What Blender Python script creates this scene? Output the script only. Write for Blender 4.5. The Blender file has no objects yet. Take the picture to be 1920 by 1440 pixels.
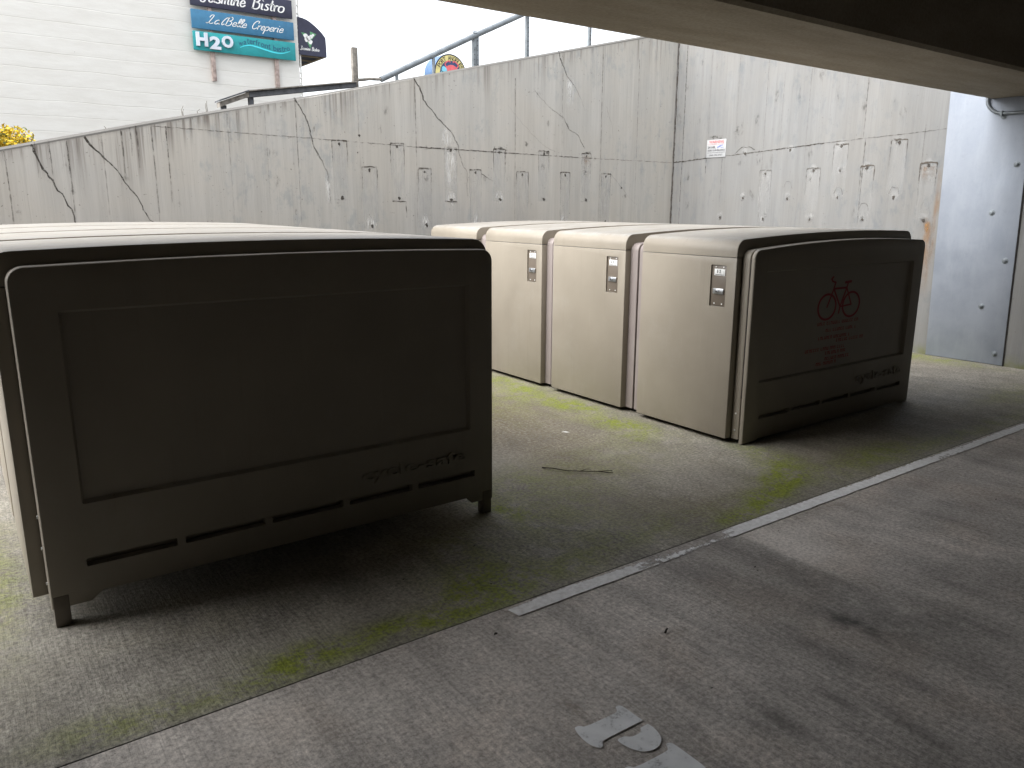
import bpy, bmesh, math, random
import numpy as np
from mathutils import Vector, Matrix, noise
from mathutils.geometry import tessellate_polygon

rnd = random.Random(7)
R = math.radians
scene = bpy.context.scene
col = scene.collection

# ------------------------------------------------------------------ camera
yaw, pit, rol = R(54.164), R(12.992), R(0.234)
fwd = Vector((math.cos(yaw) * math.cos(pit), math.sin(yaw) * math.cos(pit), -math.sin(pit)))
rgt = Vector((math.sin(yaw), -math.cos(yaw), 0))
upv = rgt.cross(fwd)
rgt2 = rgt * math.cos(rol) + upv * math.sin(rol)
upv2 = rgt2.cross(fwd)
cd = bpy.data.cameras.new('camera')
cam = bpy.data.objects.new('camera', cd)
col.objects.link(cam)
m = Matrix((rgt2, upv2, -fwd)).transposed().to_4x4()
m.translation = Vector((0, 0, 1.5))
cam.matrix_world = m
cd.sensor_width = 36
cd.lens = 27.307
cd.clip_start = 0.05
cd.clip_end = 600
scene.camera = cam

# ------------------------------------------------------------------ world, sun, exposure
SUN_EL, SUN_AZ = R(48), R(-85)            # azimuth clockwise from +Y
w = bpy.data.worlds.new("World")
scene.world = w
w.use_nodes = True
nt = w.node_tree
bg = nt.nodes['Background']
sky = nt.nodes.new('ShaderNodeTexSky')
sky.sky_type = 'NISHITA'
sky.sun_disc = False
sky.sun_elevation = SUN_EL
sky.sun_rotation = SUN_AZ
sky.air_density = 1.0
sky.dust_density = 3.0
hsv = nt.nodes.new('ShaderNodeHueSaturation')
hsv.inputs['Saturation'].default_value = 0.22     # overcast cloud sheet: nearly grey
nt.links.new(sky.outputs[0], hsv.inputs['Color'])
nt.links.new(hsv.outputs[0], bg.inputs[0])
bg.inputs[1].default_value = 0.12
sd = bpy.data.lights.new('sun', 'SUN')
sd.energy = 1.1
sd.angle = R(90)
sd.color = (1.0, 0.97, 0.93)
sun = bpy.data.objects.new('sun', sd)
col.objects.link(sun)
sdir = Vector((math.sin(SUN_AZ) * math.cos(SUN_EL), math.cos(SUN_AZ) * math.cos(SUN_EL), math.sin(SUN_EL)))
sun.rotation_euler = sdir.to_track_quat('Z', 'Y').to_euler()
sun.location = (0, 6, 12)
vs = scene.view_settings
vs.view_transform = 'Standard'
vs.look = 'None'
vs.gamma = 1
vs.use_curve_mapping = False
vs.exposure = 1.95
scene.cycles.transparent_max_bounces = 16
scene.cycles.max_bounces = 8
scene.cycles.diffuse_bounces = 6

# ------------------------------------------------------------------ helpers
def tag(o, label=None, cat=None, group=None, kind=None):
    if label: o['label'] = label
    if cat: o['category'] = cat
    if group: o['group'] = group
    if kind: o['kind'] = kind
    return o

def empty(name, loc=(0, 0, 0)):
    o = bpy.data.objects.new(name, None)
    o.empty_display_size = 0.1
    o.location = loc
    col.objects.link(o)
    return o

def obj(name, bm, mats, parent=None, smooth=True, angle=35):
    me = bpy.data.meshes.new(name)
    bmesh.ops.recalc_face_normals(bm, faces=bm.faces)
    bm.to_mesh(me)
    bm.free()
    if not isinstance(mats, (list, tuple)): mats = [mats]
    for mt in mats: me.materials.append(mt)
    if smooth:
        me.polygons.foreach_set('use_smooth', [True] * len(me.polygons))
        me.set_sharp_from_angle(angle=R(angle))
    o = bpy.data.objects.new(name, me)
    col.objects.link(o)
    if parent:
        o.parent = parent
        pl = parent.matrix_world if False else None
    return o

def rel(o, parent):
    """parent o while keeping world coordinates in its mesh (parents sit at a pure translation)"""
    o.parent = parent
    off = Vector(parent.location) if parent.type == 'EMPTY' else Vector((0, 0, 0))
    o.matrix_parent_inverse = Matrix.Translation(-off)
    return o

def part(name, bm, mats, parent, **k):
    return rel(obj(name, bm, mats, None, **k), parent)

def box(bm, x0, x1, y0, y1, z0, z1, mi=0, bev=0.0):
    vs_ = [bm.verts.new((x, y, z)) for x in (x0, x1) for y in (y0, y1) for z in (z0, z1)]
    fs = []
    for q in ((0, 1, 3, 2), (4, 6, 7, 5), (0, 4, 5, 1), (2, 3, 7, 6), (0, 2, 6, 4), (1, 5, 7, 3)):
        f = bm.faces.new([vs_[i] for i in q]); f.material_index = mi; fs.append(f)
    if bev:
        es = list({e for f in fs for e in f.edges})
        r_ = bmesh.ops.bevel(bm, geom=es, offset=bev, segments=2, affect='EDGES', profile=0.5)
        for f in r_['faces']: f.material_index = mi
    return fs

def extr(bm, pts, axis, a0, a1, mi=0, bev=0.0, seg=2):
    """closed 2-D outline extruded along axis ('y': pts are x,z; 'x': pts are y,z; 'z': pts are x,y)"""
    def P(p, a):
        return (p[0], a, p[1]) if axis == 'y' else (a, p[0], p[1]) if axis == 'x' else (p[0], p[1], a)
    v0 = [bm.verts.new(P(p, a0)) for p in pts]
    v1 = [bm.verts.new(P(p, a1)) for p in pts]
    n = len(pts)
    f0 = bm.faces.new(v0); f1 = bm.faces.new(list(reversed(v1)))
    fs = [f0, f1]
    for i in range(n):
        fs.append(bm.faces.new((v0[i], v1[i], v1[(i + 1) % n], v0[(i + 1) % n])))
    for f in fs: f.material_index = mi
    if bev:
        es = list(f0.edges) + list(f1.edges)
        bmesh.ops.recalc_face_normals(bm, faces=fs)
        r_ = bmesh.ops.bevel(bm, geom=es, offset=bev, segments=seg, affect='EDGES', profile=0.5)
        for f in r_['faces']: f.material_index = mi
    return fs

def disc(bm, c, axis, r, h, n=14, mi=0, bev=0.0):
    """short cylinder centred at c growing along axis vector"""
    d = Vector(axis).normalized()
    a = d.orthogonal().normalized(); b = d.cross(a)
    c = Vector(c)
    v0 = [bm.verts.new(c + (a * math.cos(t) + b * math.sin(t)) * r) for t in [2 * math.pi * i / n for i in range(n)]]
    v1 = [bm.verts.new(v.co + d * h) for v in v0]
    f0 = bm.faces.new(list(reversed(v0))); f1 = bm.faces.new(v1)
    fs = [f0, f1]
    for i in range(n): fs.append(bm.faces.new((v0[i], v0[(i + 1) % n], v1[(i + 1) % n], v1[i])))
    for f in fs: f.material_index = mi
    if bev:
        bmesh.ops.bevel(bm, geom=list(f1.edges), offset=bev, segments=2, affect='EDGES', profile=0.5)

def tube(bm, pts, r, n=12, mi=0, r1=None):
    pts = [Vector(p) for p in pts]
    rings = []
    prev = None
    for i, p in enumerate(pts):
        d = (pts[min(i + 1, len(pts) - 1)] - pts[max(i - 1, 0)]).normalized()
        if prev is None: a = d.orthogonal().normalized()
        else: a = (prev - d * prev.dot(d)).normalized()
        prev = a
        b = d.cross(a)
        rr = r if r1 is None else r + (r1 - r) * i / (len(pts) - 1)
        rings.append([bm.verts.new(p + (a * math.cos(t) + b * math.sin(t)) * rr) for t in [2 * math.pi * k / n for k in range(n)]])
    for i in range(len(rings) - 1):
        for k in range(n):
            f = bm.faces.new((rings[i][k], rings[i][(k + 1) % n], rings[i + 1][(k + 1) % n], rings[i + 1][k]))
            f.material_index = mi
    for rg in (rings[0], rings[-1]):
        f = bm.faces.new(rg); f.material_index = mi

def boolean(o, cutters):
    for c in cutters:
        md = o.modifiers.new('b', 'BOOLEAN'); md.object = c; md.operation = 'DIFFERENCE'; md.solver = 'EXACT'
    bpy.context.view_layer.update()
    dg = bpy.context.evaluated_depsgraph_get()
    me = bpy.data.meshes.new_from_object(o.evaluated_get(dg))
    o.modifiers.clear()
    o.data = me
    for c in cutters: bpy.data.objects.remove(c)
    me.polygons.foreach_set('use_smooth', [True] * len(me.polygons))
    me.set_sharp_from_angle(angle=R(30))

def text_bm(s, size, bold=0.0, extrude=0.0, bevel=0.0, spacing=1.0):
    cu = bpy.data.curves.new('t', 'FONT')
    cu.body = s; cu.size = size; cu.offset = bold; cu.extrude = extrude; cu.bevel_depth = bevel
    cu.space_character = spacing
    cu.resolution_u = 3
    o = bpy.data.objects.new('t', cu)
    col.objects.link(o)
    bpy.context.view_layer.update()
    me = bpy.data.meshes.new_from_object(o.evaluated_get(bpy.context.evaluated_depsgraph_get()))
    bpy.data.objects.remove(o)
    bm = bmesh.new(); bm.from_mesh(me)
    bpy.data.meshes.remove(me)
    bpy.data.curves.remove(cu)
    return bm

def fit_text(s, u0, u1, v0, v1, place, **k):
    """text filled into the rectangle u0..u1 x v0..v1, then mapped with place(u, v, w)"""
    bm = text_bm(s, 1.0, **k)
    xs = [v.co.x for v in bm.verts]; ys = [v.co.y for v in bm.verts]
    ax, bx, ay, by = min(xs), max(xs), min(ys), max(ys)
    for v in bm.verts:
        u = u0 + (v.co.x - ax) / (bx - ax) * (u1 - u0)
        t = v0 + (v.co.y - ay) / (by - ay) * (v1 - v0)
        v.co = place(u, t, v.co.z)
    return bm

def merge(dst, src, mi=0):
    vm = {v: dst.verts.new(v.co) for v in src.verts}
    for f in src.faces:
        try:
            nf = dst.faces.new([vm[v] for v in f.verts]); nf.material_index = mi
        except ValueError: pass
    src.free()

# ------------------------------------------------------------------ materials
class NB:
    """little node builder"""
    def __init__(s, name):
        s.m = bpy.data.materials.new(name); s.m.use_nodes = True
        s.t = s.m.node_tree; s.t.nodes.clear()
        s.out = s.n('ShaderNodeOutputMaterial')
        s.p = s.n('ShaderNodeBsdfPrincipled')
        s.l(s.p.outputs[0], s.out.inputs[0])
        s.co = s.n('ShaderNodeTexCoord').outputs['Object']
    def n(s, t, **k):
        nd = s.t.nodes.new(t)
        for a, b in k.items(): setattr(nd, a, b)
        return nd
    def l(s, a, b): s.t.links.new(a, b)
    def val(s, sock, v):
        if hasattr(v, 'is_output'): s.l(v, sock)
        else: sock.default_value = v
    def mapp(s, scale=(1, 1, 1), loc=(0, 0, 0), rot=(0, 0, 0)):
        n = s.n('ShaderNodeMapping')
        n.inputs['Scale'].default_value = scale; n.inputs['Location'].default_value = loc; n.inputs['Rotation'].default_value = rot
        s.l(s.co, n.inputs[0]); return n.outputs[0]
    def noise(s, scale, detail=4, rough=0.55, vec=None, dist=0.0):
        n = s.n('ShaderNodeTexNoise')
        n.inputs['Scale'].default_value = scale; n.inputs['Detail'].default_value = detail
        n.inputs['Roughness'].default_value = rough; n.inputs['Distortion'].default_value = dist
        s.l(vec if vec is not None else s.co, n.inputs['Vector']); return n.outputs['Fac']
    def ramp(s, x, a, b, lo=0.0, hi=1.0):
        n = s.n('ShaderNodeMapRange', interpolation_type='SMOOTHSTEP')
        s.val(n.inputs[0], x); n.inputs[1].default_value = a; n.inputs[2].default_value = b
        n.inputs[3].default_value = lo; n.inputs[4].default_value = hi; return n.outputs[0]
    def math(s, op, a, b=0.0, c=0.0):
        n = s.n('ShaderNodeMath', operation=op)
        s.val(n.inputs[0], a); s.val(n.inputs[1], b); s.val(n.inputs[2], c); return n.outputs[0]
    def mix(s, f, a, b, mode='MIX'):
        n = s.n('ShaderNodeMix', data_type='RGBA', blend_type=mode)
        s.val(n.inputs[0], f)
        for i, v in ((6, a), (7, b)):
            if isinstance(v, tuple): n.inputs[i].default_value = (*v, 1)
            else: s.l(v, n.inputs[i])
        return n.outputs[2]
    def attr(s, name): return s.n('ShaderNodeAttribute', attribute_name=name).outputs['Fac']
    def sep(s):
        n = s.n('ShaderNodeSeparateXYZ'); s.l(s.co, n.inputs[0]); return n.outputs
    def bump(s, h, strength=0.3, dist=0.01):
        n = s.n('ShaderNodeBump'); n.inputs['Strength'].default_value = strength; n.inputs['Distance'].default_value = dist
        s.l(h, n.inputs['Height']); s.l(n.outputs[0], s.p.inputs['Normal'])
    def color(s, c):
        if isinstance(c, tuple): s.p.inputs['Base Color'].default_value = (*c, 1)
        else: s.l(c, s.p.inputs['Base Color'])
    def set(s, rough=0.5, metal=0.0, spec=None):
        s.val(s.p.inputs['Roughness'], rough); s.val(s.p.inputs['Metallic'], metal)
        if spec is not None: s.p.inputs['Specular IOR Level'].default_value = spec
    def alpha(s, a):
        s.val(s.p.inputs['Alpha'], a)

def simple(name, c, rough=0.5, metal=0.0, var=0.12, scale=9.0, bump=0.0, spec=None):
    b = NB(name)
    n = b.noise(scale, 5, 0.6)
    f = b.ramp(n, 0.3, 0.7)
    b.color(b.mix(f, tuple(x * (1 - var) for x in c), tuple(min(1, x * (1 + var)) for x in c)))
    b.set(rough, metal, spec)
    if bump: b.bump(b.noise(scale * 14, 3), bump, 0.003)
    return b.m

def concrete_wall(name, axis, base=(0.43, 0.42, 0.385), drip=None, seed=0.0, grey=0.55):
    b = NB(name)
    X, Y, Z = b.sep()
    u = X if axis == 'x' else Y
    sc = (lambda a, c: (a, 1, c)) if axis == 'x' else (lambda a, c: (1, a, c))
    streak = b.noise(1, 6, 0.65, b.mapp(sc(9, 0.5), (seed, seed, 0)))
    fine = b.noise(1, 4, 0.6, b.mapp(sc(55, 1.1), (seed, 0, 3)))
    vfine = b.noise(1, 2, 0.6, b.mapp(sc(160, 3.0), (seed, 0, 9)))
    blot = b.noise(1.3, 5, 0.6, b.mapp((1, 1, 1), (seed, seed, seed)))
    mott = b.noise(1, 7, 0.72, b.mapp(sc(9, 5), (seed + 5, 1, 2)))
    wide = b.noise(0.55, 3, 0.5, b.mapp((1, 1, 1), (seed + 9, 1, 2)))
    # planks of the form boards: each with a slightly different tone
    pl = b.n('ShaderNodeTexWhiteNoise', noise_dimensions='1D')
    b.l(b.math('FLOOR', b.math('MULTIPLY', u, 1 / 0.305)), pl.inputs['W'])
    fr = b.math('FRACT', b.math('MULTIPLY', u, 1 / 0.305))
    seam = b.math('LESS_THAN', b.math('ABSOLUTE', b.math('SUBTRACT', fr, 0.5)), 0.49)   # 1 inside a plank
    plc = b.ramp(pl.outputs['Value'], 0, 1, 0.975, 1.025)
    c = b.mix(b.ramp(streak, 0.3, 0.72), tuple(x * 0.90 for x in base), tuple(x * 1.06 for x in base))
    c = b.mix(b.ramp(blot, 0.35, 0.7), c, b.mix(0.5, c, (base[0] * 1.05, base[1] * 1.0, base[2] * 0.93)))
    c = b.mix(b.math('MULTIPLY', b.ramp(fine, 0.5, 0.72), 0.20), c, (base[0] * 0.62, base[1] * 0.60, base[2] * 0.58))
    c = b.mix(b.math('MULTIPLY', b.ramp(vfine, 0.52, 0.68), 0.16), c, (base[0] * 0.55, base[1] * 0.54, base[2] * 0.52))
    # blue-grey mottling where the forms left the surface smooth
    mm = b.math('MULTIPLY', b.ramp(mott, 0.50, 0.66), b.math('MULTIPLY', b.ramp(wide, 0.42, 0.6), grey))
    c = b.mix(mm, c, (base[0] * 0.66, base[1] * 0.72, base[2] * 0.78))
    pit = b.noise(42, 2, 0.5)
    c = b.mix(b.math('MULTIPLY', b.ramp(pit, 0.70, 0.76), 0.55), c, (0.10, 0.095, 0.085))
    if drip:
        a0, a1 = drip
        top = b.math('MULTIPLY_ADD', u, a1, a0)
        dz = b.math('SUBTRACT', top, Z)
        dn = b.noise(1, 5, 0.7, b.mapp(sc(26, 0.35), (seed, 4, 1)))
        reach = b.noise(1, 3, 0.5, b.mapp(sc(3.0, 0.01), (2, 4, 1)))
        near = b.ramp(b.math('DIVIDE', dz, b.ramp(reach, 0.35, 0.75, 0.16, 0.75)), 0.0, 1.0, 1.0, 0.0)
        dd = b.math('MULTIPLY', b.ramp(dn, 0.44, 0.68), near)
        edge = b.math('MULTIPLY', b.ramp(dz, 0.0, 0.07, 1, 0), b.ramp(dn, 0.32, 0.55, 0.25, 0.85))
        on = b.math('GREATER_THAN', dz, 0.032)
        left = b.ramp(u, 1.5, 4.5, 0.95, 0.62)
        dd = b.math('MULTIPLY', b.math('MULTIPLY', b.math('MAXIMUM', dd, edge), on), left)
        c = b.mix(dd, c, (0.12, 0.10, 0.085))
    if drip:
        c = b.mix(b.math('SUBTRACT', 1.0, on), c, (0.17, 0.165, 0.155))
    low = b.math('MULTIPLY', b.ramp(Z, 0.0, 0.16, 1, 0), b.ramp(b.noise(5, 4), 0.35, 0.65))
    c = b.mix(b.math('MULTIPLY', low, 0.7), c, (0.16, 0.17, 0.05))
    c = b.mulc(c, plc)
    b.color(c)
    b.set(0.85, 0, 0.3)
    h = b.math('ADD', b.math('MULTIPLY', fine, 0.5), b.math('MULTIPLY', mott, 0.5))
    h = b.math('ADD', h, b.math('MULTIPLY', seam, 0.25))
    b.bump(h, 0.35, 0.006)
    return b.m

def mulc(s, c, f):
    n = s.n('ShaderNodeVectorMath', operation='SCALE')
    s.l(c, n.inputs[0]); s.val(n.inputs['Scale'], f); return n.outputs[0]
NB.mulc = mulc

M = {}
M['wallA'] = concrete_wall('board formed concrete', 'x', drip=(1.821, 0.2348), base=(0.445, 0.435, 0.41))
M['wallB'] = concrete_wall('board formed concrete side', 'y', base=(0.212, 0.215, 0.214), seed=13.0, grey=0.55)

def mark(name, c, lo, hi, scale=60, mapsc=(1, 1, 1), mul=1.0, rough=0.9):
    b = NB(name)
    a = b.attr('fade')
    n = b.noise(scale, 4, 0.65, b.mapp(mapsc))
    al = b.math('MULTIPLY', b.ramp(n, lo, hi, 0.0, 1.0), a)
    b.alpha(b.math('MULTIPLY', al, mul))
    b.color(c); b.set(rough, 0, 0.2)
    return b.m
M['crack'] = mark('crack', (0.065, 0.057, 0.05), 0.25, 0.55, 45)
M['line'] = mark('stained joint', (0.095, 0.082, 0.07), 0.3, 0.66, 22)
M['patch'] = mark('pale mortar patch', (0.56, 0.565, 0.56), 0.25, 0.75, 5, (2, 2, 0.5), 0.42)
M['eff'] = mark('lime bloom', (0.85, 0.85, 0.83), 0.42, 0.62, 16, (3, 3, 0.4), 0.9)
M['rust'] = mark('rust stain', (0.36, 0.19, 0.07), 0.35, 0.7, 9, (2, 2, 0.5), 0.7)
M['grime'] = mark('dark grime', (0.10, 0.095, 0.085), 0.45, 0.7, 26, (1, 1, 0.6), 0.6)

def plastic(name, c, dusty=True, rough=0.42):
    b = NB(name)
    g = b.n('ShaderNodeNewGeometry')
    s = b.n('ShaderNodeSeparateXYZ'); b.l(g.outputs['Normal'], s.inputs[0])
    n = b.noise(3, 5, 0.6)
    cc = b.mix(b.ramp(n, 0.3, 0.7), tuple(x * 0.95 for x in c), tuple(x * 1.05 for x in c))
    scr = b.noise(1, 3, 0.6, b.mapp((30, 30, 2.5)))
    cc = b.mix(b.math('MULTIPLY', b.ramp(scr, 0.62, 0.75), 0.12), cc, tuple(x * 1.4 for x in c))
    if dusty:
        up = b.ramp(s.outputs[2], 0.55, 0.98)
        d = b.noise(1.0, 8, 0.75, b.mapp((5, 9, 5)))
        sp = b.noise(70, 2, 0.5)
        cc = b.mix(b.math('MULTIPLY', up, b.ramp(d, 0.35, 0.7, 0.25, 0.8)), cc, (0.375, 0.37, 0.355))
        cc = b.mix(b.math('MULTIPLY', up, b.math('MULTIPLY', b.ramp(sp, 0.66, 0.72), 0.6)), cc, (0.09, 0.08, 0.06))
    X, Y, Z = b.sep()
    lowd = b.math('MULTIPLY', b.ramp(Z, 0.02, 0.22, 1, 0), b.ramp(b.noise(7, 5, 0.65), 0.35, 0.7))
    cc = b.mix(b.math('MULTIPLY', lowd, 0.35), cc, (0.20, 0.18, 0.13))
    gr = b.noise(1, 6, 0.7, b.mapp((22, 22, 1.1), (3, 3, 3)))
    cc = b.mix(b.math('MULTIPLY', b.ramp(gr, 0.54, 0.74), 0.16), cc, tuple(x * .55 for x in c))
    ds = b.noise(1.7, 7, 0.75)
    cc = b.mix(b.math('MULTIPLY', b.ramp(ds, 0.5, 0.72), 0.22), cc, (0.36, 0.34, 0.30))
    b.color(cc)
    b.set(b.ramp(n, 0.2, 0.8, rough - 0.05, rough + 0.1), 0, 0.45)
    b.bump(b.noise(420, 2, 0.5), 0.10, 0.001)
    return b.m
M['tan'] = plastic('tan moulded plastic', (0.280, 0.250, 0.204))
M['divider'] = plastic('purple grey moulded plastic', (0.26, 0.225, 0.215), False, 0.5)
M['dark'] = simple('dark gap', (0.02, 0.018, 0.016), 0.8)
M['plateb'] = simple('brown lock plate', (0.15, 0.125, 0.10), 0.4, 0.0, 0.08)
M['white'] = simple('white label', (0.78, 0.79, 0.78), 0.5, 0, 0.03)
M['ink'] = simple('black print', (0.03, 0.03, 0.035), 0.6, 0, 0.02)
M['chrome'] = simple('brushed steel', (0.62, 0.65, 0.68), 0.28, 0.9, 0.1, 40)
M['screw'] = simple('bright screw', (0.85, 0.85, 0.83), 0.35, 0.6, 0.02)
M['redprint'] = simple('faded red print', (0.32, 0.03, 0.045), 0.6, 0, 0.1)
M['foot'] = simple('dark steel foot', (0.15, 0.13, 0.105), 0.5, 0.3, 0.1)

def galv():
    b = NB('galvanised steel sheet')
    n1 = b.noise(2.2, 6, 0.65); n2 = b.noise(1, 5, 0.7, b.mapp((1, 5, 1.2), (4, 4, 4))); n3 = b.noise(16, 4, 0.7)
    c = b.mix(b.ramp(n1, 0.3, 0.7), (0.235, 0.265, 0.315), (0.30, 0.33, 0.38))
    c = b.mix(b.math('MULTIPLY', b.ramp(n2, 0.45, 0.7), 0.4), c, (0.35, 0.38, 0.43))
    c = b.mix(b.math('MULTIPLY', b.ramp(n3, 0.55, 0.75), 0.25), c, (0.20, 0.22, 0.25))
    b.color(c); b.set(b.ramp(n1, 0.3, 0.7, 0.42, 0.62), 0.35, 0.5)
    b.bump(n1, 0.15, 0.02)
    return b.m
M['galv'] = galv()
M['pipe'] = simple('weathered galvanised pipe', (0.21, 0.235, 0.255), 0.5, 0.45, 0.18, 12)
M['timber'] = simple('weathered grey timber', (0.20, 0.185, 0.165), 0.85, 0, 0.35, 18, 0.4)
M['timberdark'] = simple('dark weathered timber', (0.085, 0.09, 0.10), 0.8, 0, 0.35, 18, 0.3)

def building_mat():
    b = NB('painted board marked concrete')
    X, Y, Z = b.sep()
    dz = b.math('ADD', Z, b.math('MULTIPLY', b.noise(0.9, 3), 0.10))
    fr = b.math('FRACT', b.math('MULTIPLY', dz, 1 / 0.32))
    line = b.ramp(b.math('ABSOLUTE', b.math('SUBTRACT', fr, 0.5)), 0.0, 0.04, 1, 0)
    brk = b.ramp(b.noise(1, 4, 0.6, b.mapp((0.6, 1, 3))), 0.42, 0.6)
    rn = b.noise(1, 6, 0.7, b.mapp((1.2, 1, 6)))
    c = b.mix(b.ramp(rn, 0.3, 0.7), (0.70, 0.685, 0.64), (0.76, 0.75, 0.71))
    c = b.mix(b.math('MULTIPLY', b.math('MULTIPLY', line, brk), 0.30), c, (0.45, 0.42, 0.36))
    dot = b.noise(7, 3, 0.6)
    c = b.mix(b.math('MULTIPLY', b.ramp(dot, 0.735, 0.76), 0.8), c, (0.16, 0.14, 0.12))
    b.color(c); b.set(0.8, 0, 0.3)
    b.bump(b.math('ADD', b.math('MULTIPLY', line, -0.6), rn), 0.3, 0.02)
    return b.m
M['building'] = building_mat()

# ---- floor slabs
def floor_mat(name, base, warm, brush, rough_agg, grain=0.46, patchy=0.14, streaky=0.42):
    b = NB(name)
    moss = b.attr('moss'); stain = b.attr('stain'); light = b.attr('light'); brown = b.attr('brown')
    big = b.noise(1, 5, 0.6, b.mapp((1.1, 0.55, 1)))
    stre = b.noise(1, 6, 0.68, b.mapp((7.5, 1.0, 1), (3, 1, 0), (0, 0, R(4))))
    fstr = b.noise(1, 3, 0.6, b.mapp(brush, (0, 0, 0), (0, 0, R(3))))
    f1 = b.noise(60, 5, 0.75)
    f2 = b.noise(210, 3, 0.7)
    tint = b.noise(2.6, 4, 0.6, b.mapp((1, 1, 1), (7, 7, 7)))
    c = b.mix(b.ramp(big, 0.28, 0.72), tuple(x * 0.76 for x in base), tuple(x * 1.18 for x in base))
    c = b.mix(b.math('MULTIPLY', b.ramp(stre, 0.50, 0.66), streaky), c, tuple(x * 0.58 for x in base))
    c = b.mix(b.math('MULTIPLY', b.ramp(stre, 0.48, 0.30), 0.32), c, tuple(x * 1.35 for x in base))
    c = b.mix(b.math('MULTIPLY', b.ramp(tint, 0.45, 0.7), 0.5), c, warm)
    med = b.noise(1, 6, 0.7, b.mapp((5, 3.2, 1), (2, 9, 4)))
    c = b.mulc(c, b.ramp(med, 0.28, 0.72, 1 - patchy, 1 + patchy))
    soft = b.noise(14, 5, 0.75)
    c = b.mulc(c, b.ramp(soft, 0.25, 0.75, 0.86, 1.14))
    c = b.mulc(c, b.ramp(f1, 0.25, 0.75, 1 - grain, 1 + grain))
    c = b.mulc(c, b.ramp(f2, 0.25, 0.75, 0.80, 1.20))
    c = b.mulc(c, b.ramp(fstr, 0.3, 0.7, 0.86, 1.14))
    spk = b.noise(95, 2, 0.5, b.mapp((1, 1, 1), (5, 2, 0)))
    c = b.mix(b.math('MULTIPLY', b.ramp(spk, 0.71, 0.76), 0.5), c, (0.42, 0.40, 0.34))
    c = b.mix(b.math('MULTIPLY', b.ramp(spk, 0.28, 0.24), 0.75), c, (0.03, 0.028, 0.022))
    c = b.mix(b.math('MULTIPLY', brown, b.ramp(b.noise(40, 5, 0.75), 0.35, 0.65, 0.25, 0.9)), c, (0.135, 0.105, 0.068))
    bt = b.noise(130, 2, 0.6, b.mapp((1, 0.5, 1), (1, 8, 0), (0, 0, R(40))))
    c = b.mix(b.math('MULTIPLY', brown, b.math('MULTIPLY', b.ramp(bt, 0.58, 0.68), 0.6)), c, (0.36, 0.32, 0.22))
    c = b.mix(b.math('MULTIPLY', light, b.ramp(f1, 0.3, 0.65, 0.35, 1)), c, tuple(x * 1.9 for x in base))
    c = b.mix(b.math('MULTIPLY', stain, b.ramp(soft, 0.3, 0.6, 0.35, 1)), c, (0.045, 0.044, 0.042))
    mn = b.noise(7, 6, 0.75, b.mapp((1, 1, 1), (11, 3, 0)))
    mf = b.math('MULTIPLY', moss, b.ramp(b.math('ADD', b.math('MULTIPLY', mn, 0.65), b.math('MULTIPLY', f1, 0.35)), 0.41, 0.56))
    mc = b.mix(b.ramp(f1, 0.35, 0.65), (0.10, 0.125, 0.014), (0.27, 0.31, 0.045))
    c = b.mix(mf, c, mc)
    b.color(c)
    b.set(b.ramp(big, 0.3, 0.7, 0.55, 0.78), 0, 0.35)
    h = b.math('ADD', b.math('MULTIPLY', f1, 0.7), b.math('MULTIPLY', fstr, 0.5))
    b.bump(h, rough_agg, 0.006)
    return b.m
M['slab'] = floor_mat('weathered outdoor slab', (0.26, 0.245, 0.215), (0.27, 0.25, 0.19), (90, 8, 1), 0.7, 0.62, 0.20, 0.35)
M['garage'] = floor_mat('brushed parking slab', (0.46, 0.43, 0.40), (0.47, 0.405, 0.35), (120, 5, 1), 0.35)

def paint_mat():
    b = NB('worn white floor paint')
    a = b.attr('fade')
    n = b.noise(36, 6, 0.8); n2 = b.noise(3, 3)
    t = b.math('ADD', b.math('MULTIPLY', n, 0.75), b.math('MULTIPLY', n2, 0.25))
    al = b.ramp(b.math('SUBTRACT', b.math('ADD', a, t), 1.0), -0.06, 0.06)
    b.alpha(al)
    b.color(b.mix(b.ramp(n, 0.3, 0.7), (0.62, 0.62, 0.62), (0.86, 0.87, 0.88)))
    b.set(0.6, 0, 0.4); b.bump(n, 0.3, 0.003)
    return b.m
M['paint'] = paint_mat()

def letter_mat():
    b = NB('faded stencil paint')
    n = b.noise(45, 6, 0.8); n2 = b.noise(9, 4)
    b.alpha(b.ramp(b.math('ADD', b.math('MULTIPLY', n, 0.6), b.math('MULTIPLY', n2, 0.4)), 0.33, 0.47, 0.35, 0.95))
    b.color(b.mix(b.ramp(n2, 0.3, 0.7), (0.66, 0.68, 0.70), (0.82, 0.84, 0.86))); b.set(0.6, 0, 0.4)
    return b.m
M['letter'] = letter_mat()
M['beam'] = None
def beam_mat():
    b = NB('stained beam concrete')
    n = b.noise(1, 6, 0.65, b.mapp((0.8, 4, 3))); n2 = b.noise(3, 4, 0.6); n3 = b.noise(50, 3, 0.7)
    c = b.mix(b.ramp(n, 0.3, 0.72), (0.27, 0.23, 0.17), (0.36, 0.315, 0.245))
    c = b.mix(b.math('MULTIPLY', b.ramp(n2, 0.55, 0.75), 0.4), c, (0.20, 0.16, 0.11))
    c = b.mulc(c, b.ramp(n3, 0.3, 0.7, 0.88, 1.12))
    b.color(c); b.set(0.85, 0, 0.3); b.bump(n3, 0.3, 0.004)
    return b.m
M['beam'] = beam_mat()
M['ceiling'] = simple('dark stained ceiling concrete', (0.19, 0.175, 0.15), 0.9, 0, 0.3, 1.2)
M['ground'] = simple('earth and asphalt', (0.09, 0.085, 0.08), 0.9, 0, 0.3, 0.7)

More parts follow.
